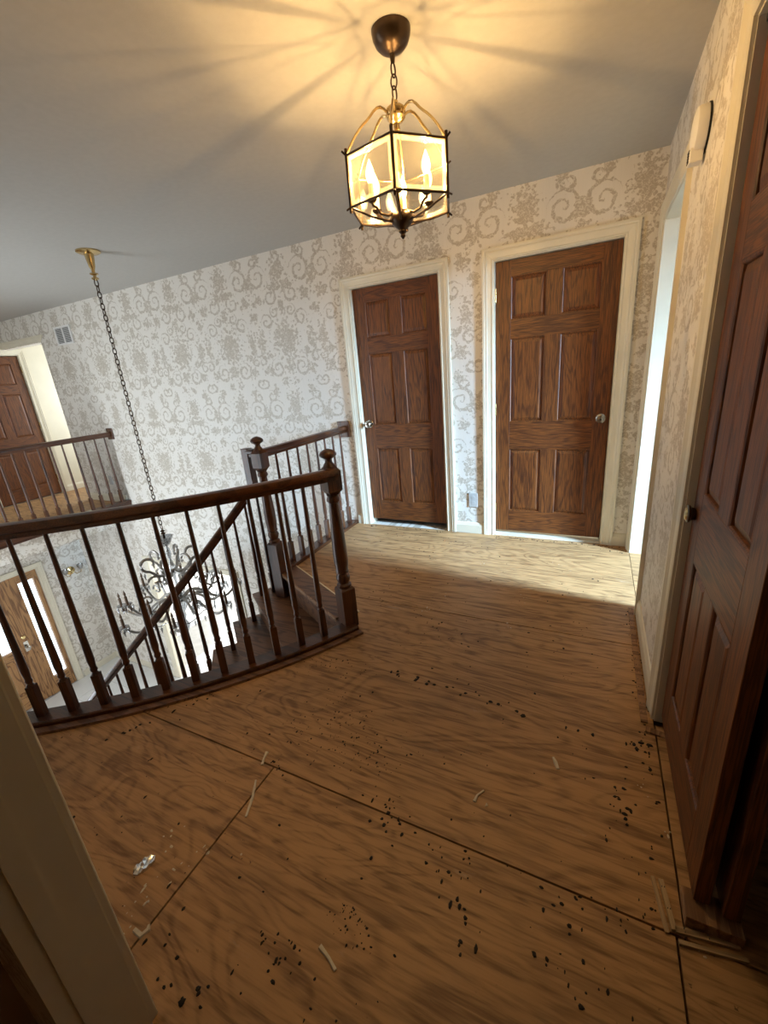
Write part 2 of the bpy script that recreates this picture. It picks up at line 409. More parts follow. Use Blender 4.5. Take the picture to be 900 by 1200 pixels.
# bright lower room
b = MB(); b.box((-7.0, 0.12, ZF), (-6.9, 3.4, -0.26)); b.box((-3.1, 0.12, ZF), (-3.0, 3.4, -0.26)); b.box((-6.9, 3.3, ZF), (-3.1, 3.4, -0.26))
struct(b.build('wall_lower_room', 'white'))
struct(MB().box((-6.9, 0.12, -0.30), (-3.0, 3.4, -0.26)).build('ceiling_lower_room', 'ceil'))

# ------------------------------------------------------------------ landing floor: framing plus plywood sheets
NL = [(-2.42, -1.085), (-1.585, -1.535)]      # stair-head edge between the two newels
def xleft(y):
    if y > NL[0][1]: return -2.42
    if y > NL[1][1]:
        t = (y - NL[0][1]) / (NL[1][1] - NL[0][1]); return NL[0][0] + t * (NL[1][0] - NL[0][0])
    return CX + math.sqrt(max(0.0, (RB - 0.03) ** 2 - (y - CY) ** 2))
def yrange(y0, y1, n=14):
    ys = [y0 + (y1 - y0) * i / n for i in range(n + 1)]
    for k in (NL[0][1], NL[1][1]):
        if y0 < k < y1: ys += [k - 1e-4, k + 1e-4]
    return sorted(ys)
def sheet(y0, y1, xl, xr):
    poly = [(xr, y0)]
    poly += [(xr, y1)]
    for y in reversed(yrange(y0, y1)): poly.append((max(xl, xleft(y)), y))
    return poly
fl = MB()
fl.prism(sheet(-3.148, -0.001, -9, 0.12), -0.26, -0.022); fl.box((-1.42, -3.75, -0.26), (0.78, -3.15, -0.022)); fl.box((0.12, -3.15, -0.26), (0.78, -1.76, -0.022)); fl.box((0.12, -1.65, -0.26), (3.4, 0.9, -0.022))
floor = struct(fl.build('floor', 'joist'))
g = 0.003
SEAM1, SEAM2 = -2.505, -1.285
for poly in (sheet(SEAM2 + g, -0.002, -9, 0.0), sheet(SEAM1 + g, SEAM2 - g, -9, 0.0 - g), sheet(-3.149, SEAM1 - g, -9, -1.290 - g)):
    MB().prism(poly, -0.02, 0.0).build('plywood_sheet', 'ply', floor)
for (x0, x1, y0, y1) in ((-1.290 + g, -0.020 - g, -3.73, SEAM1 - g), (-0.020 + g, 0.778, -3.73, SEAM1 - g), (0.0 + g, 0.778, SEAM1 + g, -1.80), (0.0 + g, 3.39, -1.64, 0.88)):
    MB().box((x0, y0, -0.02), (x1, y1, 0.0)).build('plywood_sheet', 'ply', floor)
MB().box((-1.42, -3.73, -0.02), (-1.290 - g, -3.272, 0)).build('plywood_sheet', 'ply', floor)

# foyer floor of white tiles
ff = struct(MB().box((-7.6, -3.47, ZF - 0.1), (-0.5, 3.4, ZF - 0.004)).build('floor_foyer', 'grout'))
tm = MB().box((-0.222, -0.222, -0.012), (0.222, 0.222, 0.0)).mesh('tile', 'tile')
tx = -7.22
while tx < -3.1:
    ty = -0.24
    while ty > -3.3:
        link('tile', tm, ff, (tx, ty, ZF)); ty -= 0.45
    tx += 0.45
tx = -5.8
while tx < -4.2:
    for ty in (0.21, 0.66, 1.11, 1.56): link('tile', tm, ff, (tx, ty, ZF))
    tx += 0.45

# far balcony floor and its papered fascia
fb = struct(MB().box((-7.8, -3.35, -0.26), (-5.93, 0.0, -0.005)).box((-7.8, 0.0, -0.26), (-6.775, 1.5, -0.005)).build('floor_far_balcony', 'joist'))
for (x0, x1, y0, y1) in ((-7.79, -5.94, -1.2, -0.003), (-7.79, -5.94, -2.42, -1.206), (-7.79, -6.78, 0.003, 1.49)):
    MB().box((x0, y0, -0.004), (x1, y1, 0.004)).build('plywood_sheet', 'ply', fb)
struct(MB().box((-5.93, -3.35, -0.25), (-5.90, 0.0, -0.05)).build('trim_fascia_far', 'paper_y'))

# ------------------------------------------------------------------ casings, jambs, baseboards
CW = 0.084
PROF = [(0.006, 0.0), (0.006, 0.009), (0.014, 0.012), (0.020, 0.009), (0.045, 0.013), (0.056, 0.018), (0.062, 0.016), (0.070, 0.020), (CW, 0.020), (CW, 0.0)]
def casing_piece(mp, u0, u1, zt, which, z0=0.0):
    mb = MB(); vs = []; n = len(PROF)
    for end in (0, 1):
        for d, t in PROF:
            if which == 'L': p = (u0 - d, t, z0 if end == 0 else zt + d)
            elif which == 'R': p = (u1 + d, t, z0 if end == 0 else zt + d)
            else: p = (u0 - d if end == 0 else u1 + d, t, zt + d)
            vs.append(mp(*p))
    fs = [tuple(range(n)), tuple(range(n, 2 * n))] + [(k, (k + 1) % n, n + (k + 1) % n, n + k) for k in range(n)]
    return mb.poly(vs, fs)
def casing(name, mp, u0, u1, zt, legs='LRH', z0=0.0, mat='cream'):
    e = struct(empty(name))
    for w in legs: casing_piece(mp, u0, u1, zt, w, z0).build({'L': 'casing_leg', 'R': 'casing_leg', 'H': 'casing_head'}[w], mat, e)
    return e
back = lambda u, t, z: (u, -t, z)
right = lambda u, t, z: (-t, u, z)
def jambs(e, mp, u0, u1, zt, depth, z0=0.0, stop=None):
    """lining boards of an opening: mp maps (u, t, z), t<0 into the wall"""
    def bx(a, b): return MB().box(mp(*a), mp(*b))
    bx((u0 - 0.008, 0.0, z0), (u0, -depth, zt)).build('jamb', 'cream', e); bx((u1, 0.0, z0), (u1 + 0.008, -depth, zt)).build('jamb', 'cream', e)
    bx((u0 - 0.008, 0.0, zt), (u1 + 0.008, -depth, zt + 0.006)).build('head_jamb', 'cream', e)
    if stop:
        bx((u0, -stop, z0), (u0 + 0.011, -stop - 0.034, zt)).build('door_stop', 'cream', e); bx((u1 - 0.011, -stop, z0), (u1, -stop - 0.034, zt)).build('door_stop', 'cream', e)
        bx((u0, -stop, zt - 0.011), (u1, -stop - 0.034, zt)).build('door_stop', 'cream', e)
for nm, (a, bb) in (('trim_1', D1), ('trim_2', D2)):
    e = casing(nm, back, a, bb, 2.05); jambs(e, back, a, bb, 2.05, 0.12, 0.0, 0.072)
e = casing('trim_3', right, -0.905, -0.125, 2.07); jambs(e, right, -0.905, -0.125, 2.07, 0.12)
e = casing('trim_4', right, -3.20, -1.775, 2.10); jambs(e, right, -3.20, -1.775, 2.10, 0.12)
# lower cased opening in the papered wall
e = casing('trim_5', back, -5.85, -4.2, -0.875, z0=ZF); jambs(e, back, -5.85, -4.2, -0.875, 0.12, ZF)
# cased opening beside the photographer
e = struct(empty('trim_6'))
MB().box((-1.125, -3.27, 0), (-1.11, -3.15, 2.1)).build('jamb', 'cream', e)
MB().box((-1.11, -3.240, 0), (-1.1075, -3.205, 2.1)).build('door_stop', 'cream', e)
bevel(MB().box((-1.20, -3.15, 0), (-1.114, -3.132, 2.16)).build('casing_leg', 'cream', e), 0.004)
# upper left doorway
lw = lambda u, t, z: (-7.8 + t, u, z)
e = casing('trim_7', lw, -0.62, 0.17, 2.05, 'LRH'); jambs(e, lw, -0.62, 0.17, 2.05, 0.12)
e = casing('trim_8', back, -8.4, -6.775 - 0.0, 2.12, 'H')

def baseboard(name, a, b, nrm, z0=0.0):
    """baseboard from a to b (xy), projecting along nrm"""
    a = Vector((*a, 0)); b_ = Vector((*b, 0)); n = Vector((*nrm, 0)); pr = [(0, 0), (0.014, 0), (0.014, 0.072), (0.009, 0.084), (0.006, 0.094), (0, 0.098)]
    vs = [tuple(p + n * t + Vector((0, 0, z0 + h))) for p in (a, b_) for t, h in pr]; k = len(pr)
    fs = [tuple(range(k)), tuple(range(k, 2 * k))] + [(i, (i + 1) % k, k + (i + 1) % k, k + i) for i in range(k)]
    return struct(MB().poly(vs, fs).build(name, 'cream'))
baseboard('baseboard_back', (D1[1] + CW, 0), (D2[0] - CW, 0), (0, -1))
baseboard('baseboard_back_corner', (D2[1] + CW, 0), (0, 0), (0, -1))
baseboard('baseboard_back_left', (-2.30, 0), (D1[0] - CW, 0), (0, -1))
baseboard('baseboard_right', (0, -0.905 - CW), (0, -1.775 + CW), (-1, 0))
baseboard('baseboard_far', (-6.775, 0), (-5.9, 0), (0, -1), 0.004)
baseboard('baseboard_alcove', (-7.8, 0.17 + CW), (-7.8, 1.5), (1, 0), 0.004)
baseboard('baseboard_alcove_door', (-7.8, -3.3), (-7.8, -0.62 - CW), (1, 0), 0.004)
baseboard('baseboard_foyer_left', (-7.45, -0.655 + CW + 0.03), (-7.45, 0), (1, 0), ZF)
baseboard('baseboard_foyer_back', (-7.45, 0), (-5.85 - CW, 0), (0, -1), ZF)
baseboard('baseboard_foyer_back_right', (-4.2 + CW, 0), (-0.62, 0), (0, -1), ZF)
baseboard('baseboard_side_room', (-1.30, -5.2), (-1.30, -3.29), (1, 0))
baseboard('baseboard_lower_room', (-6.9, 3.3), (-3.1, 3.3), (0, -1), ZF)

# ------------------------------------------------------------------ six-panel doors
def raised_panel(x0, x1, z0, z1, y, depth=0.012, field=0.028, th=0.02):
    """panel seated behind the frame face at y (front is -y), field raised by sloped margins"""
    yb = y + depth; yf = y + 0.003; r = [(x0, z0, yb), (x1, z0, yb), (x1, z1, yb), (x0, z1, yb)]
    m1 = 0.006; a = [(x0 + m1, z0 + m1), (x1 - m1, z0 + m1), (x1 - m1, z1 - m1), (x0 + m1, z1 - m1)]
    m2 = field + m1; c = [(x0 + m2, z0 + m2), (x1 - m2, z0 + m2), (x1 - m2, z1 - m2), (x0 + m2, z1 - m2)]
    vs = [(x, yy, z) for x, z, yy in r] + [(x, yb, z) for x, z in a] + [(x, yf, z) for x, z in c] + [(x, yb + th * 0.4, z) for x, z, _ in r]
    fs = []
    for lo, hi in ((0, 4), (4, 8), (12, 0)):
        for k in range(4): fs.append((lo + k, lo + (k + 1) % 4, hi + (k + 1) % 4, hi + k))
    fs += [(8, 9, 10, 11), (12, 15, 14, 13)]
    return MB().poly(vs, fs)
def sticking(x0, x1, z0, z1, y):
    """ovolo moulding round a panel opening"""
    path = [(x0, y, z0), (x1, y, z0), (x1, y, z1), (x0, y, z1)]; vs = []
    for d, t in ((0, 0.0), (0.004, 0.0005), (0.008, 0.004), (0.010, 0.012), (0, 0.012)):
        for (x, yy, z), sx, sz in zip(path, (1, -1, -1, 1), (1, 1, -1, -1)): vs.append((x + sx * d, yy + t, z + sz * d))
    fs = []
    for i in range(5):
        j = (i + 1) % 5
        for k in range(4): fs.append((i * 4 + k, i * 4 + (k + 1) % 4, j * 4 + (k + 1) % 4, j * 4 + k))
    return MB().poly(vs, fs)
def six_panel(root, w, h, th=0.035, st=0.105, mu=0.10, oak='oak_', back_side=True):
    """slab in local coords: x 0..w, z 0..h, front face y=0 (facing -y), thickness to +y"""
    zs = [0.0]
    k = h / 2.0
    rails = [0.175 * k, 0.51 * k, 0.21 * k, 0.60 * k, 0.125 * k, 0.28 * k]
    zz = 0; lv = []
    for r in rails: lv.append((zz, zz + r)); zz += r
    top = (zz, h)
    for x0, x1 in ((0, st), (w - st, w)): bevel(MB().box((x0, 0, 0), (x1, th, h)).build('stile', oak + 'z', root), 0.0012, 1)
    for z0, z1 in (lv[0], lv[2], lv[4], top): bevel(MB().box((st, 0, z0), (w - st, th, z1)).build('rail', oak + 'x', root), 0.0012, 1)
    m0, m1 = w / 2 - mu / 2, w / 2 + mu / 2
    for z0, z1 in (lv[1], lv[3], lv[5]):
        bevel(MB().box((m0, 0, z0), (m1, th, z1)).build('mullion', oak + 'z', root), 0.0012, 1)
        for x0, x1 in ((st, m0), (m1, w - st)):
            p = raised_panel(x0, x1, z0, z1, 0.0).box((x0, 0.022, z0), (x1, th - 0.01, z1)).build('panel', oak + 'z', root)
            sticking(x0, x1, z0, z1, 0.0).build('panel_moulding', oak + 'z', p)
def knob(root, x, z, mat='nickel'):
    k = MB().lathe([(0.033, 0.0), (0.033, -0.004), (0.026, -0.010), (0.012, -0.013), (0.011, -0.032), (0.019, -0.037), (0.027, -0.047), (0.028, -0.056), (0.022, -0.064), (0.010, -0.067)], (x, 0, z), 20, (0, 1, 0)).build('knob', mat, root, True)
    MB().lathe([(0.006, -0.0672), (0.006, -0.0685)], (x, 0, z), 10, (0, 1, 0)).build('lock_button', 'bronze', k)
def hinge(root, x, z, y=-0.004, mat='brass'):
    MB().lathe([(0.006, -0.045), (0.006, 0.045)], (x, y, z), 10).build('hinge', mat, root, True)
d = struct(empty('door_1', (D1[0] + 0.003, 0.036, 0.050)), 'closed six panel stained oak door nearer the stair, knob on its left'); w = D1[1] - D1[0] - 0.006
six_panel(d, w, 1.996); knob(d, 0.060, 0.905)
for z in (0.2, 1.0, 1.8): hinge(d, w - 0.0, z)
d = struct(empty('door_2', (D2[0] + 0.003, 0.036, 0.035)), 'closed six panel stained oak door with light showing under it'); w = D2[1] - D2[0] - 0.006
six_panel(d, w, 2.011); knob(d, w - 0.053, 0.91)
for z in (0.2, 1.0, 1.8): hinge(d, 0.0, z)
MB().box((D2[0], 0.004, -0.004), (D2[1], 0.12, 0.012)).build('threshold', 'cream', bpy.data.objects['trim_2'])
# sliding closet doors: face looks to -x; local x runs towards -y
d = struct(empty('door_3', (0.020, -1.785, 0.040), R_(-90)), 'six panel oak closet door at the right edge, standing in front')
six_panel(d, 0.645, 2.045, st=0.10, mu=0.095)
kb = MB().lathe([(0.018, 0.0), (0.020, -0.004), (0.021, -0.012)], (0.034, 0, 0.835), 20, (0, 1, 0)).build('knob', 'bronze', d, True)
MB().lathe([(0.021, -0.012), (0.028, -0.016), (0.0285, -0.021), (0.024, -0.024)], (0.034, 0, 0.835), 20, (0, 1, 0)).build('knob_rim', 'bronze', kb, True)
MB().lathe([(0.023, -0.0235), (0.018, -0.028), (0.006, -0.030)], (0.034, 0, 0.835), 20, (0, 1, 0)).build('knob_face', 'brass', kb, True)
d = struct(empty('door_4', (0.078, -1.80, 0.040), R_(-90)), 'second oak closet door, behind the front one, seen by its edge')
six_panel(d, 0.645, 2.045, st=0.10, mu=0.095)
e = struct(empty('trim_9'))
MB().box((0.015, -3.19, 2.085), (0.115, -1.775, 2.10)).build('sliding_track', 'pewter', e)
bevel(MB().box((0.0, -2.475, 0.0), (0.118, -2.40, 0.036)).build('floor_guide', 'tack', e), 0.002)
# far upper door, a little open
d = struct(empty('door_5', (-7.80 + 0.006, 0.165, 0.012), R_(-90)), 'oak door across the foyer behind the far balcony rail')
six_panel(d, 0.78, 2.03, st=0.105)
d.rotation_euler = (0, 0, R_(-90 + 180)); d.location = (-7.815, -0.615, 0.012)
for z in (0.25, 1.05, 1.85): hinge(d, 0.782, z, -0.008)

# ------------------------------------------------------------------ entry door with leaded glass (lower left wall)
d = struct(empty('door_6', (-7.47, -0.66, ZF)), 'golden oak entry door with leaded glass and side light')
def eb(a, b_, nm, mat, par=None, bev=0.002):
    o = MB().box(a, b_).build(nm, mat, par or d)
    if bev: bevel(o, bev, 1)
    return o
# local: x toward room +, y runs negative
eb((-0.05, -0.3605, 0), (0.0, -0.25, 1.98), 'sidelight_stile', 'entry_z'); eb((-0.05, -0.055, 0), (0.0, -0.0, 1.98), 'sidelight_stile', 'entry_z')
eb((-0.05, -0.25, 0), (0.0, -0.055, 0.27), 'sidelight_rail', 'entry_y'); eb((-0.05, -0.25, 1.86), (0.0, -0.055, 1.98), 'sidelight_rail', 'entry_y')
sg = eb((-0.03, -0.25, 0.27), (-0.024, -0.055, 1.86), 'sidelight_glass', 'pane', bev=0)
lead = MB()
for z in (0.6, 1.0, 1.35, 1.6): lead.tube([(-0.022, -0.25, z), (-0.022, -0.16, z + 0.05), (-0.022, -0.055, z - 0.02)], 0.003, 6)
lead.tube([(-0.022, -0.15, 0.27), (-0.022, -0.17, 0.8), (-0.022, -0.14, 1.3), (-0.022, -0.155, 1.86)], 0.003, 6, up=(1, 0, 0)); lead.build('lead_came', 'pewter', sg)
eb((-0.045, -0.36, 0.01), (0.002, -0.475, 1.97), 'stile', 'entry_z'); eb((-0.045, -1.20, 0.01), (0.002, -1.315, 1.97), 'stile', 'entry_z')
eb((-0.045, -1.20, 0.01), (0.002, -0.475, 0.25), 'rail', 'entry_y'); eb((-0.045, -1.20, 0.82), (0.002, -0.475, 0.95), 'rail', 'entry_y'); eb((-0.045, -1.20, 1.84), (0.002, -0.475, 1.97), 'rail', 'entry_y')
dg = eb((-0.025, -1.10, 0.95), (-0.019, -0.56, 1.84), 'door_glass', 'pane', bev=0)
eb((-0.045, -1.20, 0.95), (0.002, -1.10, 1.84), 'glass_bead', 'entry_z'); eb((-0.045, -0.56, 0.95), (0.002, -0.475, 1.84), 'glass_bead', 'entry_z')
lead = MB()
rl = random.Random(3)
for i in range(14):
    y0 = -1.08 + rl.random() * 0.5; z0 = 0.97 + rl.random() * 0.8; a = rl.random() * 6.28
    pts = [(-0.017, y0 + 0.07 * t * math.cos(a + t), z0 + 0.07 * t * math.sin(a + t)) for t in (0, .5, 1, 1.5, 2)]
    lead.tube([(x, max(-1.10, min(-0.56, y)), max(0.95, min(1.84, z))) for x, y, z in pts], 0.003, 6, up=(1, 0, 0))
lead.build('lead_came', 'pewter', dg)
for y0, y1 in ((-0.82, -0.475), (-1.20, -0.86)):
    vs = []
    for m_, xx in ((0, -0.012), (0.03, -0.012), (0.06, 0.0)):
        vs += [(xx, y0 + m_, 0.25 + m_), (xx, y1 - m_, 0.25 + m_), (xx, y1 - m_, 0.82 - m_), (xx, y0 + m_, 0.82 - m_)]
    vs += [(-0.03, y0, 0.25), (-0.03, y1, 0.25), (-0.03, y1, 0.82), (-0.03, y0, 0.82)]
    fs = [(lo + k, lo + (k + 1) % 4, hi + (k + 1) % 4, hi + k) for lo, hi in ((0, 4), (4, 8), (12, 0)) for k in range(4)] + [(8, 9, 10, 11), (12, 15, 14, 13)]
    MB().poly(vs, fs).build('panel', 'entry_z', d)
MB().box((-0.02, -0.86, 0.25), (0.002, -0.82, 0.82)).build('mullion', 'entry_z', d)
hd = MB().lathe([(0.03, 0), (0.03, 0.008), (0.02, 0.016)], (0.002, -0.415, 1.085), 16, (1, 0, 0)).build('dead_bolt', 'brass', d, True)
hp = bevel(MB().box((0.002, -0.445, 0.86), (0.010, -0.385, 1.02)).build('handle_plate', 'nickel', d), 0.004)
MB().lathe([(0.010, 0), (0.012, 0.03), (0.026, 0.04), (0.027, 0.055), (0.012, 0.062)], (0.010, -0.415, 0.93), 16, (1, 0, 0)).build('handle_knob', 'nickel', hp, True)
ew = lambda u, t, z: (-7.45 + t, u, z)
e = casing('trim_10', ew, -2.45, -0.655, -0.895, z0=ZF); jambs(e, ew, -2.45, -0.655, -0.895, 0.06, ZF)
eb((-0.05, -1.79, 0), (0.0, -1.33, 1.98), 'sidelight_stile', 'entry_z')
# dark base block at the door
# ------------------------------------------------------------------ foyer window (front wall) and side room window
def window(name, mp, u0, u1, z0, z1, nu, nz):
    e = struct(empty(name)); t = 0.05
    def bx(a, b_, nm, mat='cream'): return MB().box(mp(*a), mp(*b_)).build(nm, mat, e)
    bx((u0, 0, z0), (u0 + t, 0.06, z1), 'frame'); bx((u1 - t, 0, z0), (u1, 0.06, z1), 'frame'); bx((u0 + t, 0, z1 - t), (u1 - t, 0.06, z1), 'frame'); bx((u0 + t, 0, z0), (u1 - t, 0.06, z0 + t), 'frame')
    for i in range(nu):
        for j in range(nz):
            a0 = u0 + t + (u1 - u0 - 2 * t) * i / nu; a1 = u0 + t + (u1 - u0 - 2 * t) * (i + 1) / nu
            b0 = z0 + t + (z1 - z0 - 2 * t) * j / nz; b1 = z0 + t + (z1 - z0 - 2 * t) * (j + 1) / nz
            bx((a0 + .008, 0.028, b0 + .008), (a1 - .008, 0.032, b1 - .008), 'pane', 'pane')
    for i in range(1, nu):
        a0 = u0 + t + (u1 - u0 - 2 * t) * i / nu; bx((a0 - .009, 0.015, z0 + t), (a0 + .009, 0.045, z1 - t), 'mullion')
    for j in range(1, nz):
        b0 = z0 + t + (z1 - z0 - 2 * t) * j / nz; bx((u0 + t, 0.016, b0 - .009), (u1 - t, 0.044, b0 + .009), 'muntin')
    return e
window('window_1', lambda u, t, z: (u, -3.47 + t, z), -6.1, -4.5, -1.9, 1.7, 3, 6)
window('window_3', lambda u, t, z: (u, 1.53 + t, z), -7.65, -6.80, 0.8, 2.0, 2, 2)
window('window_2', lambda u, t, z: (3.46 + t, u, z), -1.65, -0.95, 1.2, 2.38, 1, 3)

# ------------------------------------------------------------------ balustrades
def baluster_mesh(h, name='baluster', k=1.0):
    """square base block, turned taper above; base at z=0"""
    a = 0.0165 * k; hb = 0.16 * h / 0.85
    mb = MB().box((-a, -a, 0), (a, a, hb))
    mb.lathe([(0.0160 * k, hb - 0.004), (0.0150 * k, hb + 0.006), (0.0105 * k, hb + 0.012), (0.0155 * k, hb + 0.022), (0.0150 * k, hb + 0.030), (0.0125 * k, hb + 0.038), (0.0165 * k, hb + 0.075), (0.0155 * k, hb + 0.13), (0.0125 * k, h * 0.55), (0.0085 * k, h)], n=10)
    return mb.mesh(name, 'rail_z', True)
def handrail_prof(w=0.030, h=0.030):
    return [(-w * 0.62, -h), (w * 0.62, -h), (w * 0.68, -h * 0.4), (w, -h * 0.1), (w, h * 0.4), (w * 0.75, h * 0.85), (w * 0.3, h), (-w * 0.3, h), (-w * 0.75, h * 0.85), (-w, h * 0.4), (-w, -h * 0.1), (-w * 0.68, -h * 0.4)]
def newel(root, x, y, z0, ztop, rot=0.0):
    """turned newel: square base, turned shaft, square head block, cap and finial"""
    e = root; a = 0.042
    L = ztop - 0.0
    def sq(r, z): return [(r * math.cos(rot + pi / 4 + k * pi / 2), r * math.sin(rot + pi / 4 + k * pi / 2), z) for k in range(4)]
    def block(za, zb, r, nm, ch=0.012):
        vs = sq(r - ch, za) + sq(r, za + ch) + sq(r, zb - ch) + sq(r - ch, zb); q = math.sqrt(1)
        fs = [(0, 1, 2, 3), (12, 13, 14, 15)] + [(4 * i + k, 4 * i + (k + 1) % 4, 4 * i + 4 + (k + 1) % 4, 4 * i + 4 + k) for i in range(3) for k in range(4)]
        return MB().poly(vs, fs).build(nm, 'rail_z', e, loc=(x, y, 0))
    r = a * math.sqrt(2)
    block(z0, 0.26, r, 'newel_base')
    MB().lathe([(0.036, 0.255), (0.041, 0.265), (0.041, 0.275), (0.030, 0.285), (0.036, 0.300), (0.040, 0.318), (0.036, 0.335), (0.030, 0.345), (0.037, 0.352), (0.037, 0.360), (0.034, 0.366), (0.0405, 0.42), (0.0395, 0.50), (0.035, 0.60), (0.029, 0.70), (0.0265, 0.755), (0.036, 0.765), (0.036, 0.775), (0.030, 0.79), (0.034, 0.80)], (x, y, 0), 24).build('newel_shaft', 'rail_z', e, True)
    block(0.795, 0.955, r * 0.98, 'newel_head', 0.030)
    MB().lathe([(0.034, 0.945), (0.027, 0.960), (0.019, 0.972), (0.018, 0.985), (0.026, 0.992), (0.040, 1.000), (0.045, 1.008), (0.044, 1.015), (0.037, 1.025), (0.025, 1.033), (0.012, 1.038), (0.003, 1.040)], (x, y, 0), 24).build('finial', 'rail_z', e, True)

# near curved balustrade
cr = tag(empty('balcony_railing', arc(RB, -29, 0.0)), 'dark curved balcony railing with turned balusters in the foreground', 'railing')
# every part below is built in world coordinates, so keep the root at the origin
cr.location = (0, 0, 0)
degs = [-28.2 - 0.8 * i for i in range(58)]
degs = [d_ for d_ in degs if CY + RB * math.sin(R_(d_)) > -3.13]
MB().sweep([arc(RB, d_, 0.912) for d_ in degs], handrail_prof(0.031, 0.031)).build('handrail', 'rail_x', cr, True)
MB().sweep([arc(RB, d_, 0.015) for d_ in degs], [(-0.052, -0.017), (0.045, -0.017), (0.048, 0.006), (0.040, 0.017), (-0.046, 0.017), (-0.052, 0.010)]).build('shoe_rail', 'rail_x', cr, True)
MB().sweep([arc(RB + 0.075, d_, 0.006) for d_ in degs], [(-0.020, -0.008), (0.020, -0.008), (0.018, 0.006), (-0.020, 0.008)]).build('edge_strip', 'tread', cr, True)
MB().sweep([arc(RB - 0.055, d_, -0.13) for d_ in degs], [(-0.008, -0.13), (0.012, -0.13), (0.012, 0.127), (-0.008, 0.127)]).build('fascia', 'rail_x', cr, True)
bm_ = baluster_mesh(0.862)
k = 0
while -31.6 - 2.385 * k > degs[-1]:
    d_ = -31.6 - 2.385 * k; link('baluster', bm_, cr, arc(RB - 0.003, d_, 0.030), rotz=R_(d_)); k += 1
newel(cr, -1.492, -1.592, 0.0, 1.05, R_(-29))

# rail from the second newel back to the papered wall
wr = tag(empty('landing_railing', (0, 0, 0)), 'short straight landing railing ending on the wall beside the left door', 'railing')
N2 = (-2.360, -1.150)
MB().sweep([(N2[0], N2[1], 0.918), (-2.357, -0.6, 0.918), (-2.355, -0.022, 0.918)], handrail_prof(0.030, 0.030)).build('handrail', 'rail_y', wr, True)
bevel(MB().box((-2.415, -0.020, 0.845), (-2.295, -0.001, 0.990)).build('rosette', 'rail_z', wr), 0.004)
bevel(MB().box((-2.420, -1.108, -0.002), (-2.310, -0.001, 0.028)).build('shoe_rail', 'rail_y', wr), 0.004)
for i in range(8): link('baluster', bm_, wr, (N2[0], -0.085 - 0.128 * i, 0.028))
newel(wr, N2[0], N2[1], -0.192, 1.06, R_(0))
# ------------------------------------------------------------------ curved staircase
st = tag(empty('curved_staircase', (0, 0, 0)), 'curved wooden staircase descending behind the foreground railing', 'staircase')
A0, DA, RZ = -28.5, 5.35, 0.192
RI, RO = 2.005, 3.10
for i in range(1, 15):
    a0 = A0 - DA * (i - 1); a1 = A0 - DA * i; z = -RZ * i
    def sect(r, da_, n=3): return [arc(r, a0 + (a1 - a0) * t / n + 0, 0)[:2] for t in range(n + 1)]
    ov = math.degrees(0.028 / 2.5)
    poly = [arc(RI - 0.02, a0 + 0.3), arc(RO, a0 + 0.3), arc(RO, a1 - ov), arc(RI - 0.02, a1 - ov)]
    MB().prism(poly, z - 0.028, z).build('tread', 'tread', st)
    poly = [arc(RI, a0 + 0.35), arc(RO, a0 + 0.35), arc(RO, a0 - 0.05), arc(RI, a0 - 0.05)]
    MB().prism(poly, z, z + RZ - 0.028 if i > 1 else z + RZ - 0.03).build('riser', 'tread', st)
    poly = [arc(RI, a0 + 0.2), arc(RI + 0.03, a0 + 0.2), arc(RI + 0.03, a1), arc(RI, a1)]
    MB().prism(poly, z - 0.25 if i < 14 else ZF, z - 0.029).build('stringer', 'rail_x', st)
# landing nosing board at the stair head, with a pale metal edge strip
def lerp(a, b_, t): return tuple(a[i] + (b_[i] - a[i]) * t for i in range(len(a)))
p0, p1 = NL[0], NL[1]; dv = Vector((p1[0] - p0[0], p1[1] - p0[1])).normalized(); nv = Vector((-dv.y, dv.x))   # nv points to the landing
def off(p, n, a=0): return (p[0] + nv.x * n + dv.x * a, p[1] + nv.y * n + dv.y * a)
MB().prism([off(p0, -0.03, 0.02), off(p1, -0.03, 0.0), off(p1, 0.105, 0.03), off(p0, 0.105, 0.05)], 0.0005, 0.013).build('landing_nosing', 'tread', st)
MB().prism([off(p0, -0.036, 0.02), off(p1, -0.036, 0.0), off(p1, -0.029, 0.0), off(p0, -0.029, 0.02)], -0.012, 0.013).build('nosing_edge', 'tack', st)
MB().prism([off(p0, 0.106, 0.05), off(p1, 0.106, 0.03), off(p1, 0.118, 0.03), off(p0, 0.118, 0.05)], 0.0005, 0.010).build('edge_strip', 'sleeve', st)
# stair handrail: easing from the newel, drop, then the long slope
sr = tag(empty('stair_railing', (0, 0, 0)), 'sloping stair handrail with turned balusters behind the curved balcony railing', 'railing')
RR = 2.06; HR = 0.77
path = []
for j in range(0, 110):
    kf = 0.36 + j / 8.0; path.append(arc(RR, A0 - DA * kf, -RZ * kf + HR - 0.03))
MB().sweep(path, handrail_prof(0.028, 0.028)).build('handrail', 'rail_x', sr, True)
g0 = arc(RR, A0 - 1.9, 0)
gx, gy = g0[0], g0[1]
MB().sweep([(N2[0] - 0.045, N2[1] + 0.012, 0.924), (gx - 0.0, gy + 0.0, 0.924)], handrail_prof(0.028, 0.028)).build('easing', 'rail_x', sr, True)
bevel(MB().box((gx - 0.030, gy - 0.028, 0.63), (gx + 0.030, gy + 0.028, 0.954)).build('drop_post', 'rail_z', sr), 0.004)
for i in range(1, 15):
    for t in (0.30, 0.80):
        kf = i - 1 + t; z0 = -RZ * i; zt = -RZ * kf + HR - 0.055
        me = baluster_mesh(zt - z0)
        link('baluster', me, sr, arc(RR, A0 - DA * kf, z0), rotz=R_(A0 - DA * kf))
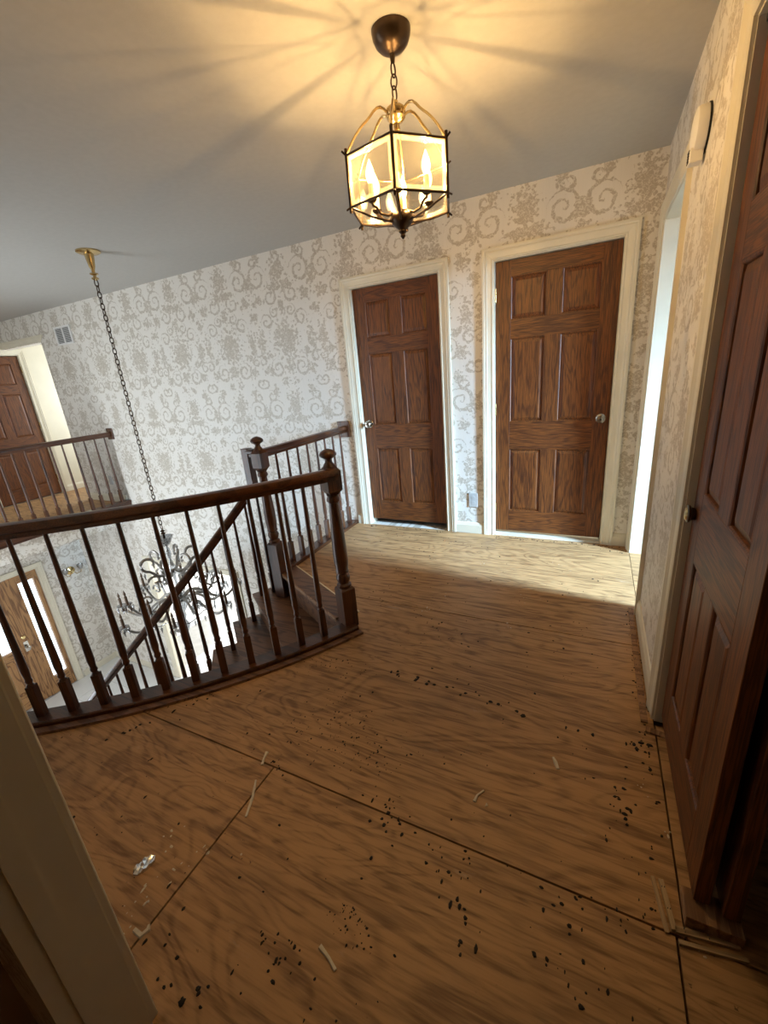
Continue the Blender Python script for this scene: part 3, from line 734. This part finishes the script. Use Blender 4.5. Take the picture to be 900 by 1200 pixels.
# ------------------------------------------------------------------ far balcony railing
fr = tag(empty('far_balcony_railing', (0, 0, 0)), 'straight balcony railing across the foyer at far left', 'railing')
FX = -5.86
MB().sweep([(FX, -3.34, 0.925), (FX, -1.5, 0.925), (FX, -0.025, 0.925)], handrail_prof(0.030, 0.030)).build('handrail', 'rail_y', fr, True)
bevel(MB().box((FX - 0.055, -0.02, 0.86), (FX + 0.055, -0.001, 1.0)).build('rosette', 'rail_z', fr), 0.004)
bevel(MB().box((FX - 0.09, -3.34, 0.005), (FX + 0.035, -0.001, 0.045)).build('shoe_rail', 'rail_y', fr), 0.004)
bevel(MB().box((FX - 0.04, -3.34, -0.055), (FX + 0.022, -0.001, 0.005)).build('nosing_board', 'rail_y', fr), 0.004)
bf = baluster_mesh(0.852)
for i in range(26): link('baluster', bf, fr, (FX, -0.10 - 0.125 * i, 0.045))

# ------------------------------------------------------------------ hexagonal lantern
LX, LY = -0.983, -1.655; ZT, ZB, LR, PH = 2.101, 1.948, 0.198, 6.581
ln = tag(empty('hexagonal_lantern', (LX, LY, H)), 'lit hexagonal bronze lantern with glass panes hanging over the landing', 'pendant light')
def hexv(i, r=LR, z=0.0):
    a = PH + i * pi / 3; return Vector((-r * math.sin(a), r * math.cos(a), z - H))
MB().lathe([(0.066, 0.0), (0.066, -0.006), (0.064, -0.018), (0.056, -0.036), (0.043, -0.049), (0.026, -0.058), (0.010, -0.063), (0.007, -0.085)], (0, 0, 0), 28).build('ceiling_canopy', 'bronze', ln, True)
def chain_link(c, t, side, L=0.022, wd=0.010, r=0.0026):
    t = Vector(t).normalized(); side = Vector(side); c = Vector(c)
    pts = []
    for k in range(14):
        a = 2 * pi * k / 14; pts.append(tuple(c + t * (L * math.sin(a)) + side * (wd * math.cos(a))))
    n = t.cross(side)
    return pts, n
for k, zc in enumerate((-0.105, -0.137, -0.169)):
    pts, n = chain_link((0, 0, zc), (0, 0, 1), (1, 0, 0) if k % 2 else (0.3, 0.95, 0), 0.021, 0.011)
    MB().tube(pts, 0.0028, 6, True, up=n).build('chain_link', 'bronze', ln, True)
MB().lathe([(0.004, -0.186), (0.010, -0.190), (0.011, -0.197), (0.024, -0.204), (0.0335, -0.212), (0.0345, -0.222), (0.030, -0.230), (0.033, -0.238), (0.024, -0.248), (0.010, -0.254), (0.008, -0.27)], (0, 0, 0), 24).build('hub', 'brass', ln, True)
MB().lathe([(0.006, -0.26), (0.006, ZB - H - 0.03)], (0, 0, 0), 10).build('centre_stem', 'brass', ln, True)
fr_ = []
for i in range(6):
    a, b_ = hexv(i, LR, ZT), hexv(i, LR, ZB)
    d_ = Vector((a.x, a.y, 0)).normalized()
    p = MB().tube([tuple(b_ + Vector((0, 0, -0.018)) + d_ * 0.0), tuple(b_), tuple(a), tuple(a + Vector((0, 0, 0.020)))], 0.0055, 6, up=d_)
    p.tube([tuple(a), tuple(a + d_ * 0.016 + Vector((0, 0, 0.012)))], 0.0035, 6); p.tube([tuple(b_), tuple(b_ + d_ * 0.016 - Vector((0, 0, 0.010)))], 0.0035, 6)
    p.build('corner_post', 'bronze', ln, True)
    for z_, nm in ((ZT, 'top_bar'), (ZB, 'bottom_bar')):
        q0, q1 = hexv(i, LR, z_), hexv(i + 1, LR, z_)
        MB().tube([tuple(q0), tuple(q1)], 0.0042, 6).build(nm, 'bronze', ln, True)
    # glass pane with ground bevel border
    q = [hexv(i, LR - 0.001, ZB), hexv(i + 1, LR - 0.001, ZB), hexv(i + 1, LR - 0.001, ZT), hexv(i, LR - 0.001, ZT)]
    cc = sum(q, Vector()) / 4; nrm = Vector((cc.x, cc.y, 0)).normalized()
    def inset(f): return [cc + (v_ - cc) * f for v_ in q]
    ex = (q[1] - q[0]).normalized(); ez = Vector((0, 0, 1)); hw_, hh_ = (q[1] - q[0]).length / 2, (ZT - ZB) / 2
    def rect(m_): return [cc - ex * (hw_ - m_) - ez * (hh_ - m_), cc + ex * (hw_ - m_) - ez * (hh_ - m_), cc + ex * (hw_ - m_) + ez * (hh_ - m_), cc - ex * (hw_ - m_) + ez * (hh_ - m_)]
    r0, r1 = rect(0.004), rect(0.017)
    pane = MB().poly([tuple(v_) for v_ in r1] + [tuple(v_ - nrm * 0.003) for v_ in r1], [(0, 1, 2, 3), (7, 6, 5, 4)] + [(k, (k + 1) % 4, 4 + (k + 1) % 4, 4 + k) for k in range(4)]).build('glass_pane', 'glass', ln)
    MB().poly([tuple(v_) for v_ in r0] + [tuple(v_ + nrm * 0.001) for v_ in r1] + [tuple(v_ - nrm * 0.003) for v_ in r0] + [tuple(v_ - nrm * 0.003) for v_ in r1],
              [(k, (k + 1) % 4, 4 + (k + 1) % 4, 4 + k) for k in range(4)] + [(8 + k, 8 + (k + 1) % 4, 12 + (k + 1) % 4, 12 + k) for k in range(4)] + [(k, (k + 1) % 4, 8 + (k + 1) % 4, 8 + k) for k in range(4)]).build('bevel_border', 'bevel', pane)
    # arched strap from the hub to the top corner
    pts = []
    for t in [j / 12 for j in range(13)]:
        rr = 0.030 + (LR - 0.030) * t; zz = -0.228 + 0.024 * math.sin(min(1, t * 2.2) * pi) * (1 - t) - (0.228 + ZT - H) * 0 - ((H - ZT) - 0.228) * (t ** 2.2)
        pts.append((d_.x * rr, d_.y * rr, zz))
    MB().tube(pts, 0.0046, 6).build('arched_strap', 'brass', ln, True)
    # bottom strap up to the lower bowl
    MB().tube([tuple(b_), tuple(Vector((d_.x * 0.12, d_.y * 0.12, ZB - H - 0.026))), (d_.x * 0.03, d_.y * 0.03, ZB - H - 0.040)], 0.0038, 6).build('bottom_strap', 'bronze', ln, True)
zb = ZB - H
MB().lathe([(0.030, zb - 0.005), (0.042, zb - 0.018), (0.044, zb - 0.030), (0.036, zb - 0.046), (0.022, zb - 0.058), (0.014, zb - 0.064), (0.016, zb - 0.070), (0.008, zb - 0.078), (0.010, zb - 0.085), (0.003, zb - 0.094)], (0, 0, 0), 24).build('bottom_bowl', 'bronze', ln, True)
flame = [(0.005, 0.0), (0.009, 0.004), (0.0135, 0.016), (0.0155, 0.028), (0.0135, 0.042), (0.008, 0.057), (0.003, 0.068), (0.0008, 0.074)]
for i in range(6):
    a = R_(-133 + 60 * i); rr = 0.115; dx, dy = math.cos(a), math.sin(a)
    arm = MB().tube([(dx * 0.03, dy * 0.03, zb - 0.010), (dx * 0.055, dy * 0.055, zb - 0.020), (dx * 0.085, dy * 0.085, zb - 0.014), (dx * 0.098, dy * 0.098, zb + 0.004), (dx * 0.112, dy * 0.112, zb + 0.010), (dx * rr, dy * rr, zb + 0.020)], 0.0048, 8).build('arm', 'bronze', ln, True)
    MB().lathe([(0.006, zb + 0.016), (0.016, zb + 0.022), (0.019, zb + 0.028), (0.012, zb + 0.030)], (dx * rr, dy * rr, 0), 16).build('drip_cup', 'bronze', arm, True)
    MB().lathe([(0.0095, zb + 0.029), (0.0095, zb + 0.075)], (dx * rr, dy * rr, 0), 14).build('candle_sleeve', 'sleeve', arm, True)
    MB().lathe([(r, h + zb + 0.075) for r, h in flame], (dx * rr, dy * rr, 0), 14).build('flame_bulb', 'bulb_off' if i == 1 else 'bulb_on', arm, True)
    if i != 1: MB().lathe([(0.0006, zb + 0.093), (0.0022, zb + 0.096), (0.0026, zb + 0.104), (0.0020, zb + 0.112), (0.0006, zb + 0.116)], (dx * rr, dy * rr, 0), 8).build('filament', 'filament', arm, True)

# ------------------------------------------------------------------ crystal chandelier in the foyer
QX, QY = -3.892, -0.968
ch = tag(empty('crystal_chandelier', (QX, QY, H)), 'crystal chandelier on a long chain hanging in the foyer', 'chandelier')
MB().lathe([(0.085, 0.0), (0.085, -0.010), (0.070, -0.018), (0.034, -0.024), (0.030, -0.060), (0.022, -0.110), (0.014, -0.130), (0.012, -0.150), (0.030, -0.155), (0.030, -0.163), (0.012, -0.170), (0.012, -0.182), (0.026, -0.188), (0.026, -0.196), (0.008, -0.205)], (0, 0, 0), 24).build('ceiling_canopy', 'brass', ch, True)
z = -0.225; k = 0; cm = MB(); hook = 0.16 - H
while z > hook:
    pts, n = chain_link((0, 0, z), (0, 0, 1), (1, 0, 0) if k % 2 else (0.25, 0.97, 0), 0.026, 0.013)
    cm.tube(pts, 0.0042, 5, True, up=n); z -= 0.042; k += 1
cm.build('chain', 'bronze', ch, True)
q = -H
MB().lathe([(0.006, q + 0.15), (0.022, q + 0.135), (0.008, q + 0.125), (0.024, q + 0.110), (0.010, q + 0.10), (0.010, q + 0.06)], (0, 0, 0), 16).build('top_finial', 'bronze', ch, True)
MB().lathe([(0.012, q - 0.02), (0.030, q - 0.01), (0.055, q + 0.03), (0.075, q + 0.075), (0.078, q + 0.078), (0.070, q + 0.07), (0.03, q + 0.0)], (0, 0, 0), 24).build('glass_cup', 'crystal', ch, True)
MB().lathe([(0.008, q - 0.02), (0.020, q - 0.05), (0.024, q - 0.10), (0.012, q - 0.15), (0.022, q - 0.20), (0.040, q - 0.26), (0.018, q - 0.32), (0.014, q - 0.42), (0.024, q - 0.50), (0.050, q - 0.58), (0.062, q - 0.64), (0.040, q - 0.70), (0.015, q - 0.74), (0.020, q - 0.78), (0.004, q - 0.82)], (0, 0, 0), 20).build('column', 'crystal', ch, True)
cm_ = MB().poly([(0, 0, 0.0), (0.014, 0, -0.022), (0, 0.014, -0.022), (-0.014, 0, -0.022), (0, -0.014, -0.022), (0, 0, -0.075)], [(0, 1, 2), (0, 2, 3), (0, 3, 4), (0, 4, 1), (5, 2, 1), (5, 3, 2), (5, 4, 3), (5, 1, 4)]).mesh('crystal_drop', 'crystal')
pan_m = MB().lathe([(0.008, -0.006), (0.030, 0.0), (0.042, 0.010), (0.044, 0.012), (0.03, 0.006), (0.01, 0.004)], (0, 0, 0), 16).mesh('drip_pan', 'crystal', True)
can_m = MB().lathe([(0.013, 0.0), (0.013, 0.085), (0.004, 0.088), (0.010, 0.100), (0.011, 0.112), (0.005, 0.135), (0.001, 0.150)], (0, 0, 0), 12).mesh('candle', 'candle', True)
NA = 14
for i in range(NA):
    a = 2 * pi * (i + 0.3) / NA; dx, dy = math.cos(a), math.sin(a); hi = i % 2
    RAD = 0.56 if not hi else 0.44; zb0 = q - 0.60; ze = q - 0.62 + (0.10 if hi else 0.0)
    pts = []
    for t in [j / 14 for j in range(15)]:
        r = 0.03 + (RAD - 0.03) * t; zz = zb0 + (ze - zb0) * t + 0.10 * math.sin(t * 2 * pi + 0.4) * (0.35 + 0.65 * t) - 0.02
        pts.append((dx * r, dy * r, zz))
    arm = MB().tube(pts, 0.013, 7).build('arm', 'silver', ch, True)
    ez = pts[-1][2]
    cu = []
    for t in [j / 12 for j in range(13)]:
        th = t * 2.0 * pi * 0.9; r = 0.052 * (1 - 0.6 * t); cu.append((dx * (RAD * 0.62 + r * math.cos(th)), dy * (RAD * 0.62 + r * math.cos(th)), zb0 + 0.09 + r * math.sin(th)))
    MB().tube(cu, 0.010, 6).build('scroll', 'silver', arm, True)
    link('drip_pan', pan_m, arm, (dx * RAD, dy * RAD, ez + 0.010)); link('candle', can_m, arm, (dx * RAD, dy * RAD, ez + 0.016))
    for kk in range(6):
        b2 = a + kk * pi / 3; link('crystal_drop', cm_, arm, (dx * RAD + 0.04 * math.cos(b2), dy * RAD + 0.04 * math.sin(b2), ez + 0.012))
    link('crystal_drop', cm_, arm, (dx * RAD * 0.6, dy * RAD * 0.6, zb0 - 0.02))
for i in range(6):
    a = 2 * pi * (i + 0.1) / 6; dx, dy = math.cos(a), math.sin(a); pts = []
    for t in [j / 22 for j in range(23)]:
        if t < 0.45:
            s = t / 0.45; r = 0.02 + 0.17 * s; zz = q - 0.30 + 0.06 * math.sin(s * pi) - 0.0 * s
            zz = q - 0.28 - 0.05 * math.sin(s * pi) + 0.06 * s
        else:
            s = (t - 0.45) / 0.55; th = -pi / 2 + s * 1.7 * pi; rr = 0.075 * (1 - 0.45 * s); r = 0.19 + rr * math.cos(th); zz = q - 0.145 + rr * math.sin(th)
        pts.append((dx * r, dy * r, zz))
    arm = MB().tube(pts, 0.014, 7).build('upper_scroll', 'silver', ch, True)
    lf = []
    for t in [j / 10 for j in range(11)]:
        th = t * 1.6 * pi; r = 0.06 * (1 - 0.5 * t); lf.append((dx * (0.17 + r * math.cos(th)), dy * (0.17 + r * math.cos(th)), q - 0.30 - 0.02 + r * math.sin(th) * 0.8))
    MB().tube(lf, 0.011, 6).build('leaf_curl', 'silver', arm, True)
    link('crystal_drop', cm_, arm, (dx * 0.24, dy * 0.24, q - 0.22)); link('crystal_drop', cm_, arm, (dx * 0.15, dy * 0.15, q - 0.33))
MB().tube([(0.30 * math.cos(2 * pi * k / 36), 0.30 * math.sin(2 * pi * k / 36), q - 0.70 + 0.03 * math.cos(k * pi / 3)) for k in range(36)], 0.006, 6, True).build('crystal_garland', 'crystal', ch, True)
for i in range(18):
    a = 2 * pi * i / 18; link('crystal_drop', cm_, ch, (0.30 * math.cos(a), 0.30 * math.sin(a), q - 0.72))
MB().lathe([(0.003, q - 0.82), (0.025, q - 0.86), (0.032, q - 0.89), (0.02, q - 0.93), (0.002, q - 0.96)], (0, 0, 0), 12).build('bottom_ball', 'crystal', ch, True)

# ------------------------------------------------------------------ wall fittings
v = tag(empty('return_air_grille', (-6.23, -0.001, 2.145)), 'small return air grille high on the papered wall at far left', 'vent')
bb_ = MB(); bb_.box((-0.17, 0, -0.105), (-0.145, -0.012, 0.105)); bb_.box((0.145, 0, -0.105), (0.17, -0.012, 0.105)); bb_.box((-0.145, 0, 0.085), (0.145, -0.012, 0.105)); bb_.box((-0.145, 0, -0.105), (0.145, -0.012, -0.085)); bb_.box((-0.010, 0, -0.085), (0.010, -0.012, 0.085))
bb_.build('frame', 'plastic', v)
MB().box((-0.145, 0, -0.085), (0.145, -0.002, 0.085)).build('backing', 'black', v)
sm = MB().poly([(-0.0675, -0.003, -0.004), (0.0675, -0.003, -0.004), (0.0675, -0.010, 0.004), (-0.0675, -0.010, 0.004), (-0.0675, -0.001, -0.003), (0.0675, -0.001, -0.003), (0.0675, -0.008, 0.005), (-0.0675, -0.008, 0.005)], [(0, 1, 2, 3), (7, 6, 5, 4), (0, 1, 5, 4), (1, 2, 6, 5), (2, 3, 7, 6), (3, 0, 4, 7)]).mesh('slat', 'plate')
for c in (-0.0775, 0.0775):
    for j in range(11): link('slat', sm, v, (c, 0, -0.075 + 0.015 * j))
def outlet(loc, label, mat='plate'):
    o = tag(empty('wall_outlet', loc), label, 'outlet', 'wall outlets')
    bevel(MB().box((-0.038, 0, -0.062), (0.038, -0.006, 0.062)).build('cover_plate', mat, o), 0.003)
    for z in (-0.022, 0.022): MB().lathe([(0.016, -0.006), (0.016, -0.0075)], (0, 0, z), 14, (0, 1, 0)).build('socket', mat, o)
outlet((-1.163, -0.001, 0.298), 'grey outlet cover between the two closed oak doors')
outlet((-6.15, -0.001, 0.305), 'small grey outlet cover by the far balcony railing')
# detector on the right wall
dt = tag(empty('smoke_detector', (-0.001, -1.235, 2.085)), 'white round alarm unit mounted high on the right wall', 'detector')
MB().lathe([(0.072, 0.0), (0.072, 0.006)], (0, 0, 0), 32, (-1, 0, 0)).build('mounting_plate', 'black', dt, True)
MB().lathe([(0.069, 0.006), (0.070, 0.026), (0.066, 0.036), (0.050, 0.042), (0.02, 0.044)], (0, 0, 0), 32, (-1, 0, 0)).build('housing', 'plastic', dt, True)
gr = MB().box((-0.046, -0.026, -0.098), (-0.006, 0.026, -0.052)).build('sounder_box', 'plastic', dt); bevel(gr, 0.004)
for j in range(5): MB().box((-0.048, -0.018, -0.092 + j * 0.008), (-0.0455, 0.018, -0.088 + j * 0.008)).build('sounder_slot', 'black', gr)
# brass sconce on the entry wall
sc = tag(empty('wall_sconce', (-7.449, -0.25, -1.12)), 'small brass wall sconce with two glass shades on the entry wall', 'sconce')
MB().lathe([(0.065, 0.0), (0.062, 0.012), (0.035, 0.022), (0.015, 0.03), (0.01, 0.05)], (0, 0, 0), 20, (1, 0, 0)).build('backplate', 'brass', sc, True)
for s_ in (-1, 1):
    am = MB().tube([(0.04, 0, -0.01), (0.07, s_ * 0.05, -0.06), (0.09, s_ * 0.10, -0.05), (0.09, s_ * 0.11, -0.01)], 0.006, 8).build('arm', 'brass', sc, True)
    MB().lathe([(0.015, -0.01), (0.028, 0.005), (0.040, 0.035), (0.045, 0.07), (0.041, 0.07), (0.034, 0.03), (0.01, 0.0)], (0.09, s_ * 0.11, 0), 16).build('glass_shade', 'crystal', am, True)

# ------------------------------------------------------------------ carpet tack strips
def strip(name, a, b_, w, label, h=0.008, grp=None, mat='tack', nails=True):
    a = Vector((*a, 0)); b_ = Vector((*b_, 0)); t = (b_ - a); L = t.length; ang = math.atan2(t.y, t.x)
    o = tag(empty(name, (a.x, a.y, 0.0), ang), label, 'tack strip', grp)
    MB().box((0, -w / 2, 0.0003), (L, w / 2, h)).build('strip', mat, o)
    if nails:
        nm = MB()
        for i in range(int(L / 0.05)):
            for s_ in (-0.25, 0.25): nm.lathe([(0.0012, h), (0.0004, h + 0.006)], (0.02 + i * 0.05, w * s_, 0), 5)
        nm.build('tack_row', 'pewter', o)
    return o
strip('tack_strip', (-0.034, -0.93), (-0.034, -1.80), 0.024, 'wooden carpet tack strip along the right wall below the alarm unit')
strip('tack_strip', (-0.032, -1.835), (0.050, -1.850), 0.024, 'short tack strip across the foot of the closet door casing', nails=True)
strip('tack_strip', (-0.060, -2.385), (-0.040, -2.510), 0.009, 'outer of two thin strips beside the near foot of the oak closet door', nails=False, mat='pale')
strip('tack_strip', (-0.041, -2.385), (-0.024, -2.498), 0.012, 'inner of two thin strips beside the near foot of the oak closet door', mat='pale')
strip('tack_strip', (-0.022, -2.494), (0.110, -2.474), 0.014, 'thin strip across the dark closet opening, next to the door foot', mat='pale')
strip('tack_strip', (-0.018, -2.520), (0.120, -2.498), 0.009, 'thinner strip across the dark closet opening, further from the door', nails=False, mat='pale')
strip('tack_strip', (-1.07, -3.17), (-1.04, -3.70), 0.030, 'tack strip at the foot of the cream casing at lower left')

# ------------------------------------------------------------------ debris
def blob(mb, x, y, r, flat=0.45, rg=random):
    n = 6; b0 = len(mb.v); ph = rg.random() * 6.28
    rad = [r * (0.6 + 0.6 * rg.random()) for _ in range(n)]; e = 0.6 + 0.7 * rg.random()
    for lv, k in ((0.0004, 1.0), (r * flat, 0.72)):
        for i in range(n):
            a = ph + 2 * pi * i / n; mb.v.append((x + rad[i] * k * math.cos(a) * e, y + rad[i] * k * math.sin(a) / e, lv))
    mb.v.append((x, y, r * flat * 1.25))
    for i in range(n):
        j = (i + 1) % n; mb.f.append((b0 + i, b0 + j, b0 + n + j, b0 + n + i)); mb.f.append((b0 + n + i, b0 + n + j, b0 + 2 * n))
rg = random.Random(11)
cr_ = MB()
def ok(x, y): return x > xleft(y) + 0.13 and x < -0.02 and -3.5 < y < -0.03
LINES = [(-1.133, -1.869, -0.227, -1.93, 16, 0.008, 0.006, 0.011), (-1.042, -1.868, -0.522, -1.877, 10, 0.012, 0.005, 0.009), (-2.15, -2.81, -1.892, -2.42, 9, 0.006, 0.005, 0.009), (-1.915, -2.401, -1.825, -2.28, 14, 0.018, 0.003, 0.007), (-1.647, -1.948, -1.159, -1.911, 60, 0.04, 0.002, 0.005), (-1.324, -2.307, -0.841, -2.332, 110, 0.07, 0.002, 0.005), (-1.266, -2.129, -1.064, -2.254, 40, 0.06, 0.002, 0.004), (-0.904, -2.481, -0.73, -2.517, 22, 0.025, 0.003, 0.008), (-0.5, -2.563, -0.654, -2.566, 18, 0.03, 0.003, 0.007), (-0.552, -2.641, -0.495, -2.717, 10, 0.015, 0.004, 0.009), (-0.821, -2.788, -0.718, -2.831, 40, 0.02, 0.0015, 0.004), (-0.987, -2.91, -0.823, -2.978, 26, 0.03, 0.003, 0.007), (-1.226, -3.088, -1.009, -3.091, 14, 0.03, 0.004, 0.01), (-0.042, -1.9, 0.002, -2.292, 26, 0.012, 0.003, 0.009), (-0.1, -1.962, 0.016, -1.857, 20, 0.02, 0.004, 0.01), (-0.252, -2.061, -0.064, -2.32, 22, 0.04, 0.003, 0.008), (-0.403, -2.578, -0.008, -2.506, 22, 0.03, 0.003, 0.007), (-0.306, -2.67, -0.195, -2.702, 14, 0.04, 0.003, 0.008), (-1.249, -2.513, -1.332, -2.487, 8, 0.008, 0.003, 0.006), (-0.204, -0.053, 0.041, -0.147, 30, 0.03, 0.002, 0.006), (-1.936, -0.203, -1.061, -0.276, 40, 0.05, 0.002, 0.005), (-1.6, -1.168, -0.747, -1.557, 50, 0.06, 0.002, 0.006)]
for (x0, y0, x1, y1, n, sp, r0, r1) in LINES:
    for i in range(n):
        t = rg.random(); x = x0 + (x1 - x0) * t + rg.gauss(0, sp); y = y0 + (y1 - y0) * t + rg.gauss(0, sp)
        if ok(x, y): blob(cr_, x, y, r0 + (r1 - r0) * rg.random() ** 2, rg=rg)
for i in range(520):
    x = -2.3 + 2.28 * rg.random(); y = -3.3 + 3.2 * rg.random()
    if ok(x, y): blob(cr_, x, y, 0.0018 + 0.0045 * rg.random() ** 3, rg=rg)
for (u_, w_, n) in ((D1[0], D1[1], 40), (D2[0], 0.0, 70)):
    for i in range(n): blob(cr_, u_ + (w_ - u_) * rg.random(), -0.03 - abs(rg.gauss(0, 0.02)), 0.002 + 0.005 * rg.random(), rg=rg)
for i in range(90):
    y = -0.92 - 0.95 * rg.random(); blob(cr_, -0.035 + rg.gauss(0, 0.012), y, 0.002 + 0.004 * rg.random(), rg=rg)
tag(cr_.build('carpet_pad_crumbs', 'crumb'), 'dark crumbs of old carpet pad scattered over the plywood', 'debris', kind='stuff')
wc = MB()
for (x, y, n, sp) in [(-1.122, -1.295, 8, 0.012), (-0.64, -1.321, 5, 0.012), (-1.071, -1.121, 4, 0.02), (-0.957, -0.573, 3, 0.02), (-1.432, -2.85, 6, 0.03), (-1.367, -2.988, 9, 0.02), (-1.338, -2.878, 6, 0.03), (-1.336, -3.06, 4, 0.02), (-0.522, -2.357, 2, 0.005), (-0.064, -2.092, 4, 0.02), (-0.013, -2.234, 3, 0.01), (-1.284, -2.843, 4, 0.05), (-0.576, -0.965, 4, 0.05), (0.032, -2.523, 3, 0.006), (-0.474, -0.437, 3, 0.03)]:
    for i in range(n): blob(wc, x + rg.gauss(0, sp), y + rg.gauss(0, sp), 0.002 + 0.005 * rg.random() ** 2, 0.3, rg=rg)
tag(wc.build('paint_flecks', 'chip'), 'pale flecks of paint and plaster on the plywood floor', 'debris', kind='stuff')
for pts, lab in [([(-0.562, -2.358), (-0.559, -2.334), (-0.542, -2.308)], 'small curled pale carpet fibre lying on the plywood'), ([(-0.829, -2.879), (-0.798, -2.888), (-0.768, -2.902)], 'pale carpet fibre scrap near the bottom centre of the floor'), ([(-1.316, -2.577), (-1.281, -2.633), (-1.253, -2.696)], 'pale thread lying across the plywood seam at left'), ([(-1.36, -2.465), (-1.351, -2.495), (-1.339, -2.518)], 'tiny pale splinter at the corner of the plywood sheets'), ([(-0.341, -2.088), (-0.331, -2.107), (-0.321, -2.132)], 'thin pale splinter on the plywood near the closet door'), ([(-1.319, -3.053), (-1.289, -3.054), (-1.283, -3.037), (-1.291, -3.029)], 'curled pale thread on the plywood beside the cream casing')]:
    path = [(x, y, 0.0035) for x, y in pts]; n = len(path)
    tag(MB().sweep(path, [(-0.006, -0.003), (0.006, -0.003), (0.004, 0.0025), (-0.005, 0.002)], scales=[0.5 + rg.random() * 0.7 for _ in range(n)]).build('carpet_fibre_scrap', 'chip'), lab, 'scrap')
# crumpled clear wrapper
ws = MB(); gx_, gy_ = 7, 5; vv = []
for i in range(gx_):
    for j in range(gy_):
        vv.append(((i - 3) * 0.011 * (1 - 0.12 * abs(j - 2)), (j - 2) * 0.009 * (1 - 0.10 * abs(i - 3)), 0.006 + 0.010 * rg.random()))
vv += [(x, y, 0.0005) for x, y, z in vv]
N_ = gx_ * gy_; ff_ = []
for i in range(gx_ - 1):
    for j in range(gy_ - 1):
        a = i * gy_ + j; ff_ += [(a, a + gy_, a + gy_ + 1, a + 1), (N_ + a, N_ + a + 1, N_ + a + gy_ + 1, N_ + a + gy_)]
rim = [i * gy_ for i in range(gx_)] + [(gx_ - 1) * gy_ + j for j in range(1, gy_)] + [i * gy_ + gy_ - 1 for i in range(gx_ - 2, -1, -1)] + [j for j in range(gy_ - 2, 0, -1)]
for k in range(len(rim)):
    a, b2 = rim[k], rim[(k + 1) % len(rim)]; ff_.append((a, N_ + a, N_ + b2, b2))
o = ws.poly(vv, ff_).build('plastic_wrapper', 'wrap'); o.location = (-1.441, -2.935, 0); o.rotation_euler = (0, 0, R_(75))
tag(o, 'small crumpled shiny wrapper lying on the plywood at lower left', 'wrapper')
